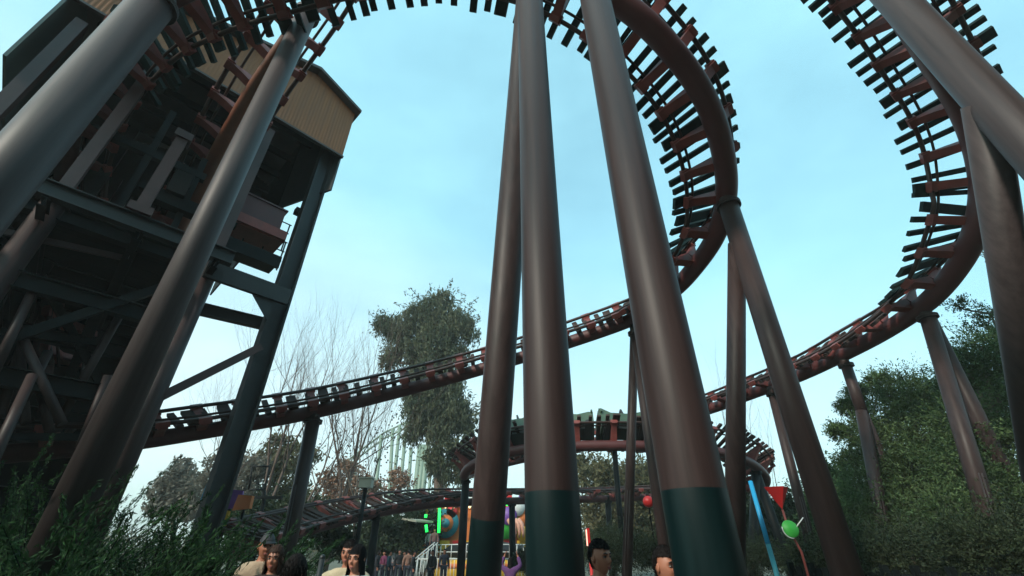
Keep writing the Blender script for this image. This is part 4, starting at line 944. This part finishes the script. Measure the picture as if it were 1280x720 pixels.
def person(label, u, Y, face=0., z_scale=1., pose='down', skin='a', hair='short', hairm=None, top=(.02,.02,.022), legs=(.02,.025,.04), detail=True, head_yaw=0., head_pitch=0., group=None, topname=None):
    x, y = ground(u, Y); root = thing('person', label, 'person', group, loc=(x,y,0), rz=face, world=False); root.scale = (z_scale,)*3
    base, jk, tr, fb = body_meshes(pose); hm = hairm or HAIRB
    Hq = Matrix.Rotation(head_yaw, 3, 'Z')@Matrix.Rotation(head_pitch, 3, 'X'); HC = Vector((0,-.015,1.585))
    b = MB(); co = [v.co[:] for v in base.vertices]; b.add(co, [tuple(p.vertices) for p in base.polygons], 0, True)
    b.add(fb.v, fb.f, 0, True)
    n_, m_ = (56,40) if detail else (20,14)
    D, FQ = sphere_grid(n_, m_); b.add([HC+Hq@head_fn(*dd) for dd in D], FQ, 0, True)
    for s in (-1,1):
        b.ball(HC+Hq@Vector((s*.073,.008,-.004)), .03, 0, 12, (.35,.75,1.05))
        if detail:
            b.ball(HC+Hq@Vector((s*.030,-.0745,.006)), .0125, 1, 12, (1.05,.8,.62)); b.ball(HC+Hq@Vector((s*.030,-.0815,.006)), .0062, 2, 10, (1,.6,1))
            b.tube([HC+Hq@Vector((s*.013,-.0895,.026)), HC+Hq@Vector((s*.030,-.0885,.032)), HC+Hq@Vector((s*.048,-.078,.026))], [.0035,.005,.0025], 6, mi=2)
            b.tube([HC+Hq@Vector((s*.016,-.0845,.010)), HC+Hq@Vector((s*.030,-.0865,.0145)), HC+Hq@Vector((s*.044,-.077,.010))], [.0018,.003,.0018], 5, mi=2)
    if detail:
        b.ball(HC+Hq@Vector((0,-.0865,-.060)), .022, 3, 12, (1,.28,.2)); b.ball(HC+Hq@Vector((0,-.0855,-.068)), .019, 3, 12, (1,.3,.24))
    b.build('body', [SK[skin], EYEW, DARKE, LIP], root)
    # hair shells
    hb_ = MB(); vs = []; keep = []; rr = random.Random(int(u*7+Y*100))
    for (dx,dy,dz) in D:
        p = head_fn(dx,dy,dz,.10 if hair == 'short' else .12)
        w1 = 1+.02*math.sin(dx*23+dz*9)+.015*math.sin(dy*31+dx*7)+rr.uniform(-.008,.008)
        p = Vector((p.x*w1, p.y*w1+.004, p.z*w1+.006)); line = .33+.12*abs(dx) if dy < -.05 else (-.05 if abs(dx) > .6 and dy < .25 else -.62)
        if hair == 'short' and dz > .2: p.x *= 1.04
        if hair in ('long','hood'):
            line = (.30 if hair == 'hood' else .42) if (dy < -.45 and abs(dx) < .62) else -2
            if dz < -.1:
                f = min(1, (-.1-dz)/.9); tgt = Vector((dx/max(.2,math.hypot(dx,dy))*.105, .02+dy/max(.2,math.hypot(dx,dy))*.085, -.02-.27*f)); p = p.lerp(tgt, min(1,f*1.8))
        keep.append(dz > line); vs.append(HC+Hq@p)
    fs = [f for f in FQ if all(keep[i] for i in f)]
    if hair in ('long','hood'): 
        fs = [f for f in fs if not (all(D[i][2] < -.93 for i in f))]
    hb_.add(vs, fs, 0, True); ho = hb_.build('headscarf' if hair == 'hood' else 'hair', hm, root)
    if detail and hair != 'hood':
        st = MB(); idx = [i for i in range(len(D)) if keep[i] and abs(D[i][2]) < .985]
        for _ in range(700 if hair == 'short' else 900):
            i = rr.choice(idx); p = vs[i]; nrm = (p-HC).normalized(); dn = Vector((0,.25,-1)) if hair == 'long' else Vector((rr.gauss(0,.5), rr.gauss(-.2,.5), rr.gauss(.2,.5)))
            dv = (nrm*(.25 if hair == 'long' else .3)+dn*.8+Vector((rr.gauss(0,.15),rr.gauss(0,.15),0))).normalized(); L = rr.uniform(.03,.07) if hair == 'long' else rr.uniform(.008,.016)
            sd_ = dv.cross(nrm); sd_ = sd_.normalized()*.0022 if sd_.length > .05 else Vector((.002,0,0)); p = p-nrm*.003
            st.add([p-sd_, p+sd_, p+dv*L*.6+sd_*.7+nrm*.003, p+dv*L, p+dv*L*.6-sd_*.7+nrm*.003], [(0,1,2,3,4)])
        st.build('hair_strands', hm, ho)
    if hair == 'cap':
        cb = MB(); cb.add([HC+Hq@(head_fn(*dd,.13)+Vector((0,0,.010))) for dd in D], [f for f in FQ if all(D[i][2] > .30 for i in f)], 0, True)
        cb.lathe([(0,0),(.075,0),(.078,.006),(0,.012)], HC+Hq@Vector((0,-.095,.038)), 20, axis=Hq@Vector((0,-.18,1))); cb.build('cap', pm('cap_cloth', (.035,.037,.045)), root)
    jm = pm(topname or 'cloth_%d_%d_%d' % tuple(int(c*999) for c in top), top, .85, .15, bump=.3)
    g = MB(); g.add([v.co[:] for v in jk.vertices], [tuple(p.vertices) for p in jk.polygons], 0, True)
    if detail: g.tube([Vector((.062*math.cos(a), .012+.058*math.sin(a), 1.445+.012*math.sin(a))) for a in [2*math.pi*k/20 for k in range(21)]], .016, 8)
    g.build('jacket', jm, root)
    g = MB(); g.add([v.co[:] for v in tr.vertices], [tuple(p.vertices) for p in tr.polygons], 0, True); g.build('trousers', pm('trouser_%d_%d_%d' % tuple(int(c*999) for c in legs), legs, .85, .15), root)
    for s in (-1,1):
        g = MB(); g.ball((s*.11,-.06,.045), .1, 0, 14, (.48,1.35,.48)); g.box((s*.11,-.06,.012), (.09,.26,.022)); g.build('shoe', M['black'], root)
    return root
F0_ = 0.0   # facing the camera (-Y)
person('young man with short black hair looking right, dark jacket, right of the thick central column', 748, 3.95, face=R(28), head_yaw=R(10), skin='a', hair='short', top=(.012,.014,.022), z_scale=.985)
person('young man with short hair partly hidden behind the thickest brown column', 828.5, 3.5, face=R(15), head_yaw=R(12), skin='b', hair='short', top=(.02,.02,.025), z_scale=.955)
person('woman with long brown hair in a dark top, leaning on the man in the cap', 346, 5.2, face=R(12), head_yaw=R(-5), skin='b', hair='long', hairm=HAIRN, top=(.03,.018,.015), z_scale=.97, pose='fold')
person('man in a dark cap and beige sweater behind the brown-haired woman', 331, 5.75, face=R(25), head_yaw=R(10), skin='b', hair='cap', top=(.46,.34,.24), topname='beige_knit', z_scale=1.04)
person('person seen from behind with black hair and black coat at left', 372, 3.7, face=R(160), skin='b', hair='long', top=(.01,.01,.012), z_scale=.925)
person('dark-haired man in a beige jacket embracing the woman in the black headscarf', 437, 5.5, face=R(5), head_yaw=R(-10), skin='b', hair='short', top=(.52,.42,.28), topname='cream_jacket', z_scale=1.0, pose='hug')
person('smiling woman in a black headscarf and pale blue top in front of the man', 448.5, 4.95, face=R(-14), skin='a', hair='hood', hairm=pm('black_scarf', (.006,.006,.007), .9, spec=.1), top=(.40,.52,.58), topname='pale_blue_top', z_scale=.97)
person('child in purple with raised arms in front of the yellow ride', 638, 14, face=R(170), pose='up', skin='b', hair='long', top=(.10,.035,.13), z_scale=.86, detail=False)
crowd = [(466,31,(.02,.03,.06)),(474,29,(.015,.015,.02)),(481,32,(.12,.02,.06)),(488,30,(.02,.05,.07)),(494,33,(.20,.20,.22)),(500,29.5,(.015,.015,.018)),(506,31,(.03,.02,.03)),(511,28.5,(.22,.12,.09)),(518,27.5,(.01,.012,.016)),(470,35,(.25,.2,.16)),(484,36,(.04,.04,.05)),(541,25,(.012,.012,.014)),(556,28,(.03,.03,.05))]
desc = ['navy jacket, leftmost of the distant crowd','black coat, second in the distant crowd','dark pink jacket in the distant crowd','teal jacket beside the pink one','light grey top in the middle of the crowd','black coat right of the light grey one','plum jacket left of the tan one','tan jacket near the right of the crowd','black clothes at the right end of the crowd','cream top at the back left of the crowd','charcoal top at the back of the crowd','all black, standing apart in front of the white barred fence','dark navy top beside the ride fence']
for (u, Y, col), dsc in zip(crowd, desc):
    person('far person in '+dsc, u, Y, face=R(random.choice([170,150,20,-30,190,90])), skin='b', hair=random.choice(['short','long','short']), top=col, z_scale=random.uniform(.94,1.05), detail=False, group='distant crowd before the ride')
t_ = [(535,RY+1.2,(.5,.5,.5),'white shirt, up on the ride steps'),(541.5,RY-.8,(.25,.12,.12),'reddish top, seated on the ride edge')]
for u, Y, col, dsc in t_:
    p = person('far person in '+dsc, u, Y, face=0, skin='b', hair='short', top=col, detail=False); p.location.z = 1.21

# ------------------------------------------------------------------ settle each thing's empty at its base
bpy.context.view_layer.update()
for o in list(C.objects):
    if o.get('_w') and o.type == 'EMPTY':
        pts = [ch.matrix_world@Vector(c_) for ch in o.children for c_ in ch.bound_box] if o.children else []
        if pts:
            xs = [p.x for p in pts]; ys = [p.y for p in pts]; z0 = min(p.z for p in pts)
            base = Vector(((min(xs)+max(xs))/2, (min(ys)+max(ys))/2, z0))
            for ch in o.children: ch.location = ch.location-base
            o.location = base
        del o['_w']
